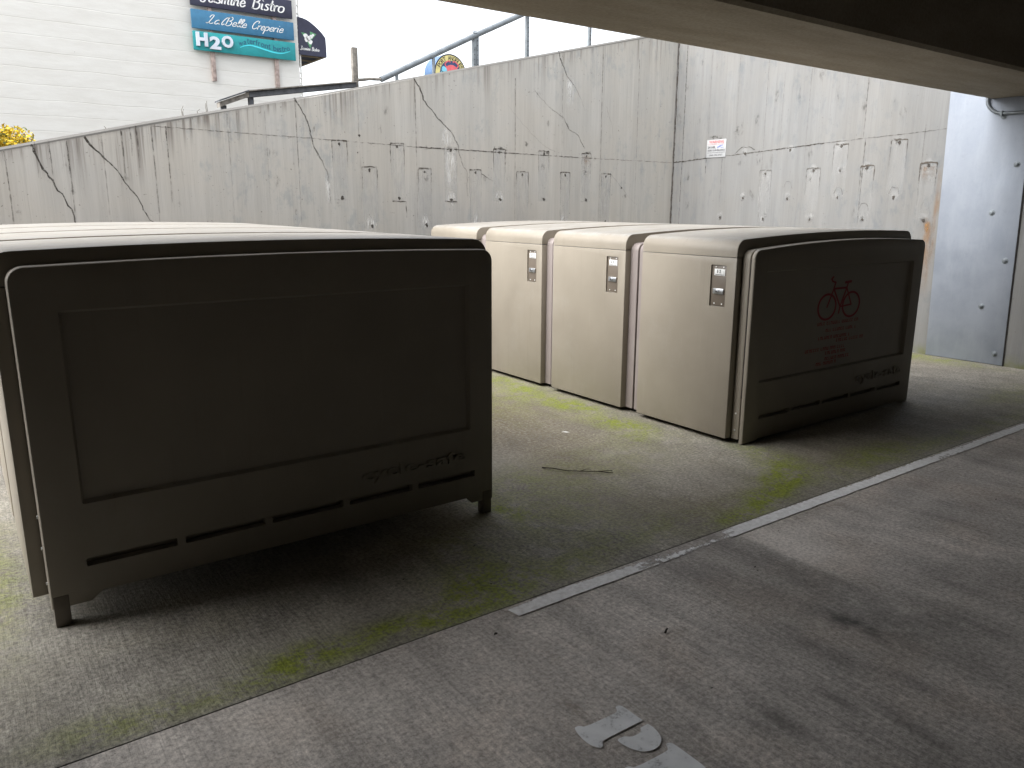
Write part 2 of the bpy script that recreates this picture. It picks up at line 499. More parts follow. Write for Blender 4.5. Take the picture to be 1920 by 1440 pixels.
# ------------------------------------------------------------------ the floor
def fbm(x, y, s, seed=0.0):
    return noise.fractal(Vector((x * s, y * s, seed)), 1.0, 2.0, 4, noise_basis='PERLIN_ORIGINAL')
def blob(x, y, cx, cy, rx, ry, ang=0.0):
    dx, dy = x - cx, y - cy
    if ang:
        c_, s_ = math.cos(ang), math.sin(ang); dx, dy = dx * c_ + dy * s_, -dx * s_ + dy * c_
    d = (dx / rx) ** 2 + (dy / ry) ** 2
    return math.exp(-d) if d < 9 else 0.0
MOSS = [(3.45, 2.38, .26, .09, .35, 1.7), (3.08, 2.27, .22, .05, .1, 1.15), (3.78, 2.55, .20, .16, .7, 1.15), (3.98, 2.85, .12, .22, 0, .7), (4.5, 2.42, .55, .13, 0, .75),
        (3.76, 4.42, .14, .30, .2, 1.3), (3.70, 3.80, .13, .26, .25, 1.3), (3.55, 3.55, .14, .14, .5, .5), (3.80, 5.40, .13, .42, 0, .95), (3.70, 4.95, .22, .2, 0, .5),
        (1.58, 2.42, .20, .16, .4, 1.4), (1.45, 2.28, .26, .07, 0, 1.0), (1.70, 2.75, .16, .2, 0, .4), (1.10, 2.29, .34, .06, 0, .9), (.78, 2.33, .17, .09, .2, 1.0), (.45, 2.28, .2, .05, 0, .5), (.20, 2.32, .2, .07, 0, .6),
        (7.95, 3.70, .15, .45, 0, .8), (7.9, 4.6, .2, .6, 0, .5), (2.12, 3.0, .07, .2, 0, .8), (2.55, 2.40, .6, .14, 0, .42), (2.9, 3.2, .9, .3, .3, .3), (2.3, 2.75, .4, .3, 0, .33),
        (-.02, 3.6, .12, .6, 0, .7), (3.3, 4.9, .5, .7, 0, .35), (5.5, 2.3, 1.2, .08, 0, .5), (6.9, 2.6, .5, .2, 0, .35), (2.4, 3.3, .35, .2, .3, .35), (1.9, 2.35, .3, .1, 0, .5)]
BROWN = [(3.0, 4.3, .75, 1.1, 0, 1.0), (2.75, 3.35, .5, .35, 0, .55), (2.62, 2.66, .25, .5, .6, .55), (3.1, 2.45, .3, .2, 0, .5), (4.4, 2.6, .8, .3, 0, .55), (5.8, 2.5, 1.2, .3, 0, .5), (7.7, 4.1, .5, .9, 0, .8), (2.9, 6.0, 1.2, 1.3, 0, .8), (-.2, 3.5, .3, 1.2, 0, .5)]
LIGHT = [(3.3, 3.1, .35, .3, 0, .25), (3.5, 2.75, .4, .25, 0, .2), (.0, 2.9, .25, .3, 0, .35), (2.5, 3.6, .25, .25, 0, .4), (.6, 2.45, .7, .1, 0, .25), (1.1, 2.5, .3, .1, 0, .2), (3.15, 3.35, .12, .05, .2, .4)]
G_STAIN = [(1.858, 1.165, .026, .085, 0, .75), (2.075, 1.14, .035, .09, 0, .5), (2.16, .93, .03, .12, 0, .6), (1.95, 1.57, .016, .10, 0, .6), (2.53, 1.38, .05, .11, .2, .42),
           (2.72, 1.72, .09, .30, 0, .25), (2.45, 1.60, .22, .45, 0, .25), (2.62, 1.15, .2, .3, 0, .28), (1.77, 1.20, .018, .07, 0, .5), (2.28, 1.32, .05, .2, 0, .45), (2.9, 1.15, .12, .3, 0, .4),
           (1.9, .95, .04, .1, 0, .5), (3.2, 1.3, .15, .2, 0, .25), (4.4, 1.6, .8, .3, 0, .3), (4.6, 1.95, 1.3, .10, 0, .25), (2.35, 1.02, .03, .12, 0, .5), (2.05, .8, .05, .1, 0, .4), (1.7, .85, .03, .1, 0, .4), (3.4, .9, .3, .3, 0, .35), (2.2, .55, .2, .2, 0, .3)]
G_LIGHT = [(2.98, 1.95, .12, .22, 0, .45), (2.79, 1.32, .03, .07, .2, .85), (2.9, 1.28, .02, .04, 0, .5), (3.36, 1.70, .012, .07, .1, .7), (3.42, 1.46, .012, .05, -.2, .6), (3.52, 1.35, .04, .015, .3, .5), (2.44, 1.43, .02, .02, 0, .5), (3.35, 1.95, .4, .1, 0, .2),
           (1.36, 1.8, .3, .3, 0, .15), (1.42, 1.54, .03, .02, 0, .4), (.6, 2.0, .5, .12, 0, .2), (4.0, 1.85, .6, .05, .15, .2), (3.05, 1.6, .12, .2, 0, .2)]
G_BROWN = [(1.5, 1.75, .012, .22, .12, .6), (1.62, 1.62, .012, .25, .1, .5), (1.38, 1.58, .02, .05, .2, 1.0), (1.99, 1.72, .02, .02, 0, .8), (1.45, 1.3, .04, .02, 0, .5), (3.3, 2.08, .5, .04, 0, .45)]

def slab(name, x0, x1, y0, y1, step, mat, dens, moss, brown, light, stain, z=0.0, wob=0.0):
    bm = bmesh.new()
    nx = int(round((x1 - x0) / step)); ny = int(round((y1 - y0) / step))
    L = {k: bm.verts.layers.float.new(k) for k in ('moss', 'brown', 'light', 'stain')}
    grid = []
    for j in range(ny + 1):
        row = []
        for i in range(nx + 1):
            x = x0 + (x1 - x0) * i / nx; y = y0 + (y1 - y0) * j / ny
            yy = y
            if wob and (j == 0 or j == ny):
                yy += wob * noise.noise(Vector((x * 14, 3.3, 0)))
            v = bm.verts.new((x, yy, z))
            wx = x + 0.05 * noise.noise(Vector((x * 5, y * 5, 1))); wy = y + 0.05 * noise.noise(Vector((x * 5, y * 5, 9)))
            for key, lst in (('moss', moss), ('brown', brown), ('light', light), ('stain', stain)):
                s = 0.0
                for (cx, cy, rx, ry, an, am) in lst: s += am * blob(wx, wy, cx, cy, rx, ry, an)
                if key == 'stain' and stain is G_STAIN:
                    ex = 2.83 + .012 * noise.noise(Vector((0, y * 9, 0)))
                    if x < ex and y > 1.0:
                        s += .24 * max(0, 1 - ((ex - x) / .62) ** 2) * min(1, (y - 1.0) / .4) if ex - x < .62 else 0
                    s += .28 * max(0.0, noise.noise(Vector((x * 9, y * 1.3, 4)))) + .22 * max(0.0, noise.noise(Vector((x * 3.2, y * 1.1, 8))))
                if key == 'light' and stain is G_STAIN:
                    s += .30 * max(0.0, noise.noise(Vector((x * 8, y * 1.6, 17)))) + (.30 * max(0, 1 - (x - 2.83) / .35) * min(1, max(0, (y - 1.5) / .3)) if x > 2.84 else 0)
                v[L[key]] = min(1.15, s)
            row.append(v)
        grid.append(row)
    for j in range(ny):
        for i in range(nx):
            bm.faces.new((grid[j][i], grid[j][i + 1], grid[j + 1][i + 1], grid[j + 1][i]))
    # skirt down at the joint
    return obj(name, bm, mat, smooth=False)
def slab_simple(*a, **k): return slab(*a, **k)

bmg = bmesh.new()
box(bmg, -150, 150, -150, 150, -0.6, -0.04)
tag(obj('ground', bmg, M['ground'], smooth=False), kind='structure')
class BMX: pass
tag(slab('pavement', -1.2, 8.14, 2.206, 7.58, 0.035, M['slab'], 1, MOSS, BROWN, LIGHT, [(.9, 3.0, .5, .4, 0, .2)], 0.0), kind='structure')
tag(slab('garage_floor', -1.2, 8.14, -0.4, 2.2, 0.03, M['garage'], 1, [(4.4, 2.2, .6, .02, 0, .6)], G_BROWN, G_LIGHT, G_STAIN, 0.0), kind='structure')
# the wide remainder of both slabs, butted against the detailed areas
def flat(name, rects, mat, z=0.0):
    bm = bmesh.new()
    for (x0, x1, y0, y1) in rects:
        vs_ = [bm.verts.new(p) for p in ((x0, y0, z), (x1, y0, z), (x1, y1, z), (x0, y1, z))]
        bm.faces.new(vs_)
    for k in ('moss', 'brown', 'light', 'stain'): bm.verts.layers.float.new(k)
    return tag(obj(name, bm, mat, smooth=False), kind='structure')
flat('outer_pavement', [(-12, -1.2, 2.206, 7.58)], M['slab'])
flat('outer_garage_floor', [(-12, 8.14, -13, -0.4), (-12, -1.2, -0.4, 2.2)], M['garage'])
bmj = bmesh.new(); box(bmj, -12, 8.14, 2.19, 2.222, -0.039, -0.006)
tag(obj('floor_joint', bmj, simple('joint filler', (0.09, 0.085, 0.07), 0.9, 0, 0.4, 20), smooth=False), kind='structure')

# painted stripe along the joint, worn away in places
bm = bmesh.new(); fl = bm.verts.layers.float.new('fade')
def wear(x):
    pts = [(1.55, .78), (2.1, .76), (2.25, .60), (2.45, .54), (2.74, .50), (2.82, .64), (2.95, .86), (3.7, .84), (3.95, .68), (4.1, .68), (4.15, .82), (4.6, .80), (4.75, .66), (5.6, .64), (6.2, .56), (6.6, .62), (8.2, .58)]
    for a, b_ in zip(pts, pts[1:]):
        if a[0] <= x <= b_[0]: return a[1] + (b_[1] - a[1]) * (x - a[0]) / (b_[0] - a[0])
    return .5
NX, NY = 660, 8
g = []
for i in range(NX + 1):
    x = 1.555 + (8.13 - 1.555) * i / NX
    row = []
    for j in range(NY + 1):
        t = j / NY
        y = 2.117 + t * 0.074 + 0.004 * noise.noise(Vector((x * 9, t, 0)))
        if 1.55 < x < 1.75: y = 2.117 + t * (0.062 + 0.012 * (x - 1.55) / .2)
        v = bm.verts.new((x + 0.012 * (1 - t) * (i == 0), y, 0.004))
        ragged = 0.34 * max(0, t - 0.72) / 0.28
        low = 0.10 * max(0, 0.2 - t) / 0.2
        v[fl] = wear(x) - ragged * (2.2 if 2.2 < x < 2.8 else 1.0) - (0.22 * t if 2.2 < x < 2.8 else 0) - low + 0.18 * noise.noise(Vector((x * 4, t * 2, 5)))
        row.append(v)
    g.append(row)
for i in range(NX):
    for j in range(NY): bm.faces.new((g[i][j], g[i + 1][j], g[i + 1][j + 1], g[i][j + 1]))
tag(obj('painted_line', bm, M['paint'], smooth=False), 'worn white painted line along the slab joint of the floor', 'painted line')

# stencilled letters
def poly(bm, pts, z, P=None):
    vs3 = [Vector((p[0], p[1], 0)) for p in pts]
    vv = [bm.verts.new((p[0], p[1], z) if P is None else P(p[0], p[1])) for p in pts]
    for t in tessellate_polygon([vs3]):
        try: bm.faces.new([vv[i] for i in t])
        except ValueError: pass
def chaikin(p, n=2):
    for _ in range(n):
        q = []
        for i in range(len(p)):
            a, b_ = p[i], p[(i + 1) % len(p)]
            q += [(a[0] * .8 + b_[0] * .2, a[1] * .8 + b_[1] * .2), (a[0] * .2 + b_[0] * .8, a[1] * .2 + b_[1] * .8)]
        p = q
    return p
pst = empty('stencilled_letter', (1.41, 1.41, 0.004))
tag(pst, 'faded white stencilled letter P on the garage floor', 'floor lettering', 'stencilled letters on the floor')
stem = [(1.321, 1.510), (1.338, 1.508), (1.349, 1.493), (1.468, 1.489), (1.478, 1.494), (1.487, 1.512), (1.501, 1.510), (1.507, 1.499), (1.5088, 1.425), (1.509, 1.417), (1.509, 1.4168), (1.500, 1.4165), (1.351, 1.419), (1.342, 1.410), (1.335, 1.399), (1.322, 1.400), (1.310, 1.420), (1.307, 1.447), (1.311, 1.484)]
bowl = [(1.386, 1.398), (1.414, 1.397), (1.429, 1.382), (1.460, 1.380), (1.473, 1.387), (1.477, 1.396), (1.503, 1.3965), (1.509, 1.396), (1.5095, 1.3955), (1.511, 1.388), (1.512, 1.376), (1.505, 1.345), (1.491, 1.322), (1.463, 1.307), (1.435, 1.307), (1.410, 1.319), (1.393, 1.345), (1.385, 1.375)]
bm = bmesh.new(); poly(bm, chaikin(stem, 1), 0.004); part('letter_stem', bm, M['letter'], pst, smooth=False)
bm = bmesh.new(); poly(bm, chaikin(bowl), 0.004); part('letter_bowl', bm, M['letter'], pst, smooth=False)
p2 = [(x, y - 0.208) for x, y in stem[:8]] + [(1.508, 1.178), (1.500, 1.166), (1.486, 1.168), (1.478, 1.186), (1.470, 1.196), (1.350, 1.196), (1.340, 1.186), (1.322, 1.170), (1.309, 1.20)] + [(1.307, 1.239), (1.311, 1.276)]
bm = bmesh.new(); poly(bm, chaikin(p2), 0.004)
tag(obj('stencilled_letter', bm, M['letter'], smooth=False), 'faded white stencilled letter right of the P, cut off by the photo edge', 'floor lettering', 'stencilled letters on the floor')

# ------------------------------------------------------------------ concrete walls with their marks
def topA(x):
    P = [(-12, .45), (-5.6, .45), (.461, 1.929), (1.629, 2.208), (3.157, 2.545), (5.025, 2.992), (7.257, 3.525), (8.139, 3.735), (9.0, 3.94)]
    for a, b_ in zip(P, P[1:]):
        if x <= b_[0]: return a[1] + (b_[1] - a[1]) * (x - a[0]) / (b_[0] - a[0])
    return P[-1][1]

class Marks:
    def __init__(s, bm, fn):
        s.bm = bm; s.fn = fn
        s.L = bm.verts.layers.float.new('fade')
    def ribbon(s, pts, w, mi, fades=None, d=0.002, jit=0.0):
        n = len(pts)
        q = []
        for i in range(n - 1):           # subdivide with jitter
            a, b_ = pts[i], pts[i + 1]
            k = max(1, int(math.hypot(b_[0] - a[0], b_[1] - a[1]) / 0.028)) if jit else 1
            for j in range(k):
                t = j / k
                q.append((a[0] + (b_[0] - a[0]) * t + (rnd.uniform(-jit, jit) if j else 0), a[1] + (b_[1] - a[1]) * t + (rnd.uniform(-jit, jit) if j else 0), (i + t) / (n - 1)))
        q.append((*pts[-1], 1.0))
        vs_ = []
        for i, (u, v, t) in enumerate(q):
            a = q[max(i - 1, 0)]; b_ = q[min(i + 1, len(q) - 1)]
            dx, dy = b_[0] - a[0], b_[1] - a[1]; l = math.hypot(dx, dy) or 1
            nx, ny = -dy / l, dx / l
            if callable(w): ww = w(t) / 2
            else: ww = w / 2
            if jit: ww *= rnd.uniform(0.6, 1.35)
            f = 1.0 if fades is None else fades[0] + (fades[1] - fades[0]) * t
            p = s.bm.verts.new(s.fn(u + nx * ww, v + ny * ww, d)); r_ = s.bm.verts.new(s.fn(u - nx * ww, v - ny * ww, d))
            p[s.L] = f; r_[s.L] = f
            vs_.append((p, r_))
        for a, b_ in zip(vs_, vs_[1:]):
            f = s.bm.faces.new((a[0], b_[0], b_[1], a[1])); f.material_index = mi
    def quad(s, u0, u1, v0, v1, f0, f1, mi, d=0.001, nu=6, nv=8, soft=0.0):
        """patch with fade f0 at the bottom, f1 at the top, optionally soft at its sides"""
        g = []
        for i in range(nu + 1):
            row = []
            for j in range(nv + 1):
                a, b_ = i / nu, j / nv
                v = s.bm.verts.new(s.fn(u0 + (u1 - u0) * a, v0 + (v1 - v0) * b_, d))
                f = f0 + (f1 - f0) * b_
                if soft: f *= min(1, min(a, 1 - a) / soft)
                if soft: f *= min(1, min(b_, 1 - b_) / (soft * .6) + (0.0))
                v[s.L] = f; row.append(v)
            g.append(row)
        for i in range(nu):
            for j in range(nv):
                f = s.bm.faces.new((g[i][j], g[i + 1][j], g[i + 1][j + 1], g[i][j + 1])); f.material_index = mi
    def hole(s, u, v, r, mi, d=0.0025):
        n = 9
        c = s.bm.verts.new(s.fn(u, v, d)); c[s.L] = 1.3
        ring = []
        for k in range(n):
            t = 2 * math.pi * k / n; rr = r * rnd.uniform(0.55, 1.35)
            p = s.bm.verts.new(s.fn(u + math.cos(t) * rr, v + math.sin(t) * rr * 1.15, d)); p[s.L] = rnd.uniform(0.5, 1.0); ring.append(p)
        for k in range(n):
            f = s.bm.faces.new((c, ring[k], ring[(k + 1) % n])); f.material_index = mi
    def spot(s, u, v, ru, rv, mi, fade=1.0, d=0.0015):
        c = s.bm.verts.new(s.fn(u, v, d)); c[s.L] = fade
        n = 14; r1 = []; r2 = []
        for k in range(n):
            t = 2 * math.pi * k / n; q = rnd.uniform(.8, 1.2)
            p = s.bm.verts.new(s.fn(u + math.cos(t) * ru * .5 * q, v + math.sin(t) * rv * .5 * q, d)); p[s.L] = fade * .8; r1.append(p)
            p = s.bm.verts.new(s.fn(u + math.cos(t) * ru * q, v + math.sin(t) * rv * q, d)); p[s.L] = 0; r2.append(p)
        for k in range(n):
            a = (k + 1) % n
            for q in ((c, r1[k], r1[a]), (r1[k], r2[k], r2[a], r1[a])):
                f = s.bm.faces.new(q); f.material_index = mi

YA, XB = 7.583, 8.139
WM = [None, M['crack'], M['line'], M['patch'], M['eff'], M['rust'], M['grime']]
# --- long sloping wall
bm = bmesh.new()
mk = Marks(bm, lambda u, v, d: (u, YA - d, v))
xs = [-12, -5.6, .461, 1.629, 3.157, 5.025, 7.257, XB - 0.004]
ch = 0.02
prof = [(-12, -.3)] + [(x, topA(x)) for x in xs] + [(XB - 0.004, -.3)]
for i in range(len(xs) - 1):
    a, b_ = xs[i], xs[i + 1]
    ta, tb = topA(a), topA(b_)
    ring = lambda x, t: [(x, YA, -.3), (x, YA, t - ch), (x, YA + ch, t), (x, YA + .26, t), (x, YA + .26, -.3)]
    ra = [bm.verts.new(p) for p in ring(a, ta)]; rb = [bm.verts.new(p) for p in ring(b_, tb)]
    for k in range(4): bm.faces.new((ra[k], ra[k + 1], rb[k + 1], rb[k]))
bmesh.ops.remove_doubles(bm, verts=bm.verts, dist=1e-5)
C1 = [(0.672, 1.955), (0.688, 1.943), (0.698, 1.885), (0.725, 1.804), (0.764, 1.738), (0.798, 1.683), (0.807, 1.642), (0.855, 1.574), (0.875, 1.513), (0.91, 1.451), (0.922, 1.397), (0.922, 1.346), (0.937, 1.307), (0.96, 1.22)]
C2 = [(1.066, 2.04), (1.088, 1.999), (1.139, 1.936), (1.19, 1.881), (1.262, 1.806), (1.289, 1.775), (1.326, 1.706), (1.365, 1.643), (1.404, 1.588), (1.443, 1.516), (1.463, 1.443), (1.512, 1.353), (1.549, 1.333), (1.569, 1.312), (1.6, 1.2)]
C3 = [(2.895, 2.49), (2.936, 2.426), (2.993, 2.333), (3.031, 2.22), (3.057, 2.072), (3.11, 1.976), (3.15, 1.915), (3.158, 1.879), (3.19, 1.825), (3.202, 1.771), (3.205, 1.68), (3.22, 1.5)]
C4 = [(4.192, 2.79), (4.264, 2.7), (4.303, 2.579), (4.388, 2.496), (4.484, 2.394), (4.60, 2.305), (4.666, 2.244), (4.713, 2.168), (4.737, 2.099), (4.748, 2.029), (4.784, 1.94), (4.845, 1.851), (4.843, 1.677), (4.849, 1.594)]
C5 = [(6.124, 3.255), (6.18, 3.138), (6.266, 2.989), (6.35, 2.916), (6.408, 2.861), (6.50, 2.74), (6.56, 2.62)]
C6 = [(5.763, 2.807), (5.869, 2.718), (6.03, 2.611), (6.222, 2.524), (6.309, 2.386), (6.452, 2.332), (6.571, 2.181)]
mk.ribbon(C1, lambda t: .019 - .011 * t, 1, (.95, .7), jit=.010)
mk.ribbon(C2, lambda t: .016 - .011 * t, 1, (.9, .65), jit=.010)
mk.ribbon(C3, lambda t: .015 - .009 * t, 1, (.8, .3), jit=.006)
mk.ribbon(C4, lambda t: .015 - .009 * t, 1, (.8, .35), jit=.007)
mk.ribbon(C5, lambda t: .014 - .009 * t, 1, (.8, .2), jit=.007)
mk.ribbon(C6, .008, 1, (.15, .8), jit=.007)
mk.ribbon([(5.4, 2.6), (5.6, 2.42), (5.9, 2.2), (6.1, 2.12)], .006, 1, (.1, .35), jit=.007)
mk.ribbon([(6.9, 2.7), (7.0, 2.5), (7.05, 2.3)], .006, 1, (.3, .1), jit=.007)
mk.ribbon([(7.0, 1.90), (7.1, 1.82), (7.35, 1.6), (7.5, 1.5)], .006, 1, (.5, .1), jit=.005)
mk.ribbon([(5.035, 1.84), (5.2, 1.76)], .01, 1, (.7, .2), jit=.004)
J = [(1.594, 2.155), (2.4, 2.138), (3.246, 2.121), (4.2, 2.094), (5.1, 2.085), (5.616, 2.078), (6.6, 2.068), (8.12, 2.063)]
mk.ribbon(J, .008, 2, (.6, .5), jit=.003)
mk.ribbon(J[3:6], .012, 2, (.9, .9), jit=.004)
mk.ribbon(J[5:7], .010, 2, (.7, .5), jit=.004)
for u, v0, v1, a in [(.483, 1.9, 1.25, .8), (.93, 2.0, 1.3, .75), (1.592, 2.15, 1.25, .6), (1.712, 2.16, 1.5, .9), (1.194, 2.05, 1.4, .45), (2.90, 2.48, 1.3, .5), (4.205, 2.75, 1.25, .5),
                     (5.505, 2.9, 1.25, .55), (6.828, 3.3, 1.2, .55), (.70, 1.98, 1.7, .5), (.80, 2.0, 1.65, .6), (2.25, 2.3, 1.3, .3), (3.55, 2.6, 1.3, .25), (2.6, 2.35, 1.5, .25), (6.2, 3.2, 1.3, .3), (7.45, 3.3, 1.2, .4), (1.35, 2.12, 1.75, .8), (1.47, 2.15, 1.8, .7), (1.42, 2.13, 1.9, .7)]:
    mk.ribbon([(u, v0), (u + .003, (v0 + v1) / 2), (u, v1)], .010, 2, (a * 1.1, a * .35), jit=.0015)
upper = [(3.255, 3.416, 2.117), (3.900, 4.060, 2.119), (4.550, 4.713, 2.105), (5.202, 5.366, 2.117), (5.850, 6.006, 2.122), (6.522, 6.674, 2.120)]
lower = [(3.570, 3.740, 1.873), (4.223, 4.385, 1.875), (4.877, 5.035, 1.880), (5.528, 5.701, 1.876), (6.185, 6.339, 1.885), (6.854, 7.013, 1.886)]
k = 0
for (a, b_, z), ln in [(q, .58) for q in upper] + [(q, .62) for q in lower]:
    hv = [1.1, .8, .35, 1.3, .9, 1.1, 1.1, .95, .9, .9, 1.2, .8][k]; lv = [.8, 1.0, .3, 1.1, .8, .6, .9, .7, .3, .6, .6, .7][k]
    mk.ribbon([(a, z), ((a + b_) / 2, z + .004), (b_, z)], .014, 2, (hv, hv), d=.003, jit=.003)
    mk.ribbon([(a, z), (a, z - ln * .45)], .009, 2, (lv, 0.05), d=.003, jit=.002)
    mk.ribbon([(b_, z), (b_, z - ln * .5)], .009, 2, (lv, 0.05), d=.003, jit=.002)
    mk.quad(a, b_, z - ln, z - .005, .55, .9, 3)
    mk.hole((a + b_) / 2, z - .032, .014, 1)
    mk.hole((a + b_) / 2 + .01, z - ln + .025, .018, 1)
    if k in (2, 3, 6, 8, 7, 10): mk.spot((a + b_) / 2, z - ln + .05, .07, .09, 4, .95, d=.0018)
    k += 1
mk.ribbon([(3.907, 1.532), (4.07, 1.528), (4.07, 1.36)], .012, 2, (1.1, .5), d=.003, jit=.003)
mk.ribbon([(4.55, 1.535), (4.71, 1.53)], .016, 2, (.9, .7), d=.003, jit=.005)
for u, v, f in [(3.552, 2.177, 1), (3.53, 2.01, .5), (7.21, 1.72, 1)]: mk.hole(u, v, .010 * (f + .2), 1)
mk.quad(4.50, 4.66, 2.12, 2.33, 1.1, .2, 4, soft=.3)
mk.quad(6.24, 6.40, 2.62, 2.98, .3, 1.0, 4, soft=.35)
mk.quad(3.16, 3.24, 1.50, 1.80, .5, .9, 4, soft=.35)
mk.quad(4.55, 4.71, 1.65, 2.10, .4, .8, 4, d=.0016, soft=.3)
for (a, b_, z) in [(5.21, 5.40, 2.125), (5.93, 6.03, 2.10), (6.53, 6.69, 2.135)]:
    mk.ribbon([(a, z), (b_, z + .003)], .035, 6, (1.5, 1.5), d=.0035, jit=.01)
mk.quad(6.53, 6.67, 1.85, 2.10, .0, 1.0, 5, soft=.3)
for i in range(34):
    u = rnd.uniform(.5, 8.0); mk.spot(u, rnd.uniform(1.4, topA(u) - .25), rnd.uniform(.015, .05), rnd.uniform(.03, .07), 6, rnd.uniform(.5, 1.1))
for f in list(bm.faces): pass
wallA = obj('concrete_wall', bm, [M['wallA']] + WM[1:], smooth=False)
tag(wallA, 'long grey concrete wall with a sloping top and diagonal cracks behind the lockers', 'wall')

# --- side wall
bm = bmesh.new()
mk = Marks(bm, lambda u, v, d: (XB - d, u, v))
box(bm, XB, XB + .3, -13, YA + .26, -.3, 4.35)
mk.ribbon([(YA - .018, 0.0), (YA - .018, 4.3)], .022, 1, (1.0, 1.1), jit=.004)
mk.ribbon([(7.411, 4.3), (7.411, 2.06), (7.42, 1.2)], .010, 2, (1.1, .5), jit=.002)
BJ = [(7.566, 2.063), (6.995, 2.095), (6.112, 2.140), (5.328, 2.186), (4.85, 2.207), (4.502, 2.22), (3.99, 2.245)]
mk.ribbon(BJ, .009, 2, (.95, .5), jit=.003)
mk.ribbon([(7.566, 2.063), (7.28, 2.079), (6.995, 2.095)], .018, 2, (.9, .7), jit=.006)
mk.ribbon([(6.40, 2.125), (6.112, 2.14), (5.7, 2.163), (5.328, 2.186)], .012, 2, (.4, .95), jit=.006)
mk.ribbon([(6.55, 2.13), (6.45, 2.20), (6.35, 2.205), (6.25, 2.165)], .010, 2, (.6, .9), jit=.012)
for u, v0, v1, a in [(4.858, 3.4, 2.2, .9), (4.83, 2.2, 1.3, .8), (6.13, 3.6, 1.3, .4), (6.99, 3.8, 2.1, .35), (5.55, 3.2, 1.3, .25), (6.74, 2.1, 1.5, .5), (6.55, 3.5, 2.2, .35), (7.0, 2.09, 1.9, 1.2), (4.2, 2.3, 1.2, .3), (5.9, 3.0, 2.1, .3)]:
    mk.ribbon([(u, v0), (u + .003, (v0 + v1) / 2), (u, v1)], .010, 2, (a, a * .3), jit=.002)
bx = [(6.154, 5.988, 1.913, .55), (5.510, 5.335, 1.913, .9), (5.192, 5.020, 2.160, .8), (4.851, 4.695, 1.920, 1.3), (4.542, 4.368, 2.168, 1.0), (4.209, 4.040, 1.925, 1.5)]
for a, b_, z, h in bx:
    mk.ribbon([(a, z), ((a + b_) / 2, z + .006), (b_, z)], .017, 2, (h, h), d=.003, jit=.006)
    mk.ribbon([(a, z), (a, z - .30)], .009, 2, (h * .9, 0.05), d=.003, jit=.002)
    mk.ribbon([(b_, z), (b_, z - .28)], .009, 2, (h * .9, 0.05), d=.003, jit=.002)
    mk.quad(min(a, b_), max(a, b_), z - .55, z - .005, .3, .6, 3)
for u, v in [(6.382, 1.593), (6.06, 1.343), (6.071, 1.879), (5.741, 1.587), (5.751, 2.13), (5.425, 1.346), (5.424, 1.889), (5.096, 1.591), (5.103, 2.143), (4.775, 1.361), (4.783, 1.902), (4.451, 1.588), (4.455, 2.139), (4.114, 1.361), (4.125, 1.904), (6.395, 2.124), (6.72, 1.35), (5.09, 1.88)]:
    mk.hole(u, v, .016, 1)
    mk.spot(u, v + .02, .06, .06, 3, 1.0)
    if rnd.random() < .6: mk.spot(u, v, .045, .04, 6, 1.3)
for u, v in [(5.09, 1.62), (4.45, 1.62), (5.74, 1.70), (4.77, 1.45)]:
    mk.ribbon([(u - .05, v), (u - .03, v + .07), (u + .03, v + .08), (u + .06, v + .01)], .006, 2, (.5, .6), jit=.008)
mk.quad(3.985, 4.14, .55, 1.36, .2, 1.2, 5, soft=.3)
mk.quad(3.96, 4.03, .9, 1.9, .6, .7, 5, soft=.4)
mk.quad(4.04, 4.21, 1.74, 1.91, .0, .8, 5, soft=.3)
mk.spot(4.08, 1.30, .04, .09, 5, 1.4)
for i in range(40):
    mk.spot(rnd.uniform(4.1, 7.5), rnd.uniform(1.3, 3.3), rnd.uniform(.02, .06), rnd.uniform(.04, .12), 6, rnd.uniform(.4, 1.0))
mk.ribbon([(6.76, 2.345), (6.98, 2.345)], .04, 6, (1.6, 1.6), jit=.012)
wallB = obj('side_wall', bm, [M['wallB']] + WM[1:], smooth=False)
tag(wallB, 'pale grey concrete side wall carrying the steel plate and the small warning sign', 'wall')

# ------------------------------------------------------------------ roof deck, beam, garage enclosure
bm = bmesh.new()
extr(bm, [(2.762, 3.02), (2.762, 2.505), (2.784, 2.483), (3.600, 2.483), (3.624, 2.500), (3.624, 3.02)], 'x', -12, XB - .002)
tag(obj('concrete_beam', bm, M['beam'], smooth=False), 'deep concrete edge beam of the roof overhead, brown stained underside', 'beam')
bm = bmesh.new()
box(bm, -12, XB - .002, -13, 3.622, 3.022, 3.32)
tag(obj('roof_slab', bm, M['ceiling'], smooth=False), 'dark underside of the parking deck above the beam', 'roof slab')
bm = bmesh.new()
box(bm, -12.3, XB - .002, -13.3, -13.002, -.3, 3.32)  # out of view; added behind the camera to block light
tag(obj('rear_light_block', bm, M['ceiling'], smooth=False), 'unseen rear garage wall behind the viewer, added to block light', 'wall')
bm = bmesh.new()
box(bm, -3.3, -3.0, -13, 3.6, -.3, 3.018)  # unseen wall, added and placed to cut light entering from the left
tag(obj('left_light_block', bm, M['ceiling'], smooth=False), 'unseen left garage wall, added to keep side light out', 'wall')

# land behind the sloping wall (street level rises to the right)
bm = bmesh.new()
ring = []
for (x, z) in [(-60, .1), (-5.6, .1), (.46, 1.45), (8.14, 3.2), (12, 3.3), (60, 3.3)]:
    ring.append((bm.verts.new((x, YA + .261, z)), bm.verts.new((x, 90, z))))
for a, b_ in zip(ring, ring[1:]): bm.faces.new((a[0], b_[0], b_[1], a[1]))
tag(obj('street', bm, M['ground'], smooth=False), kind='structure')

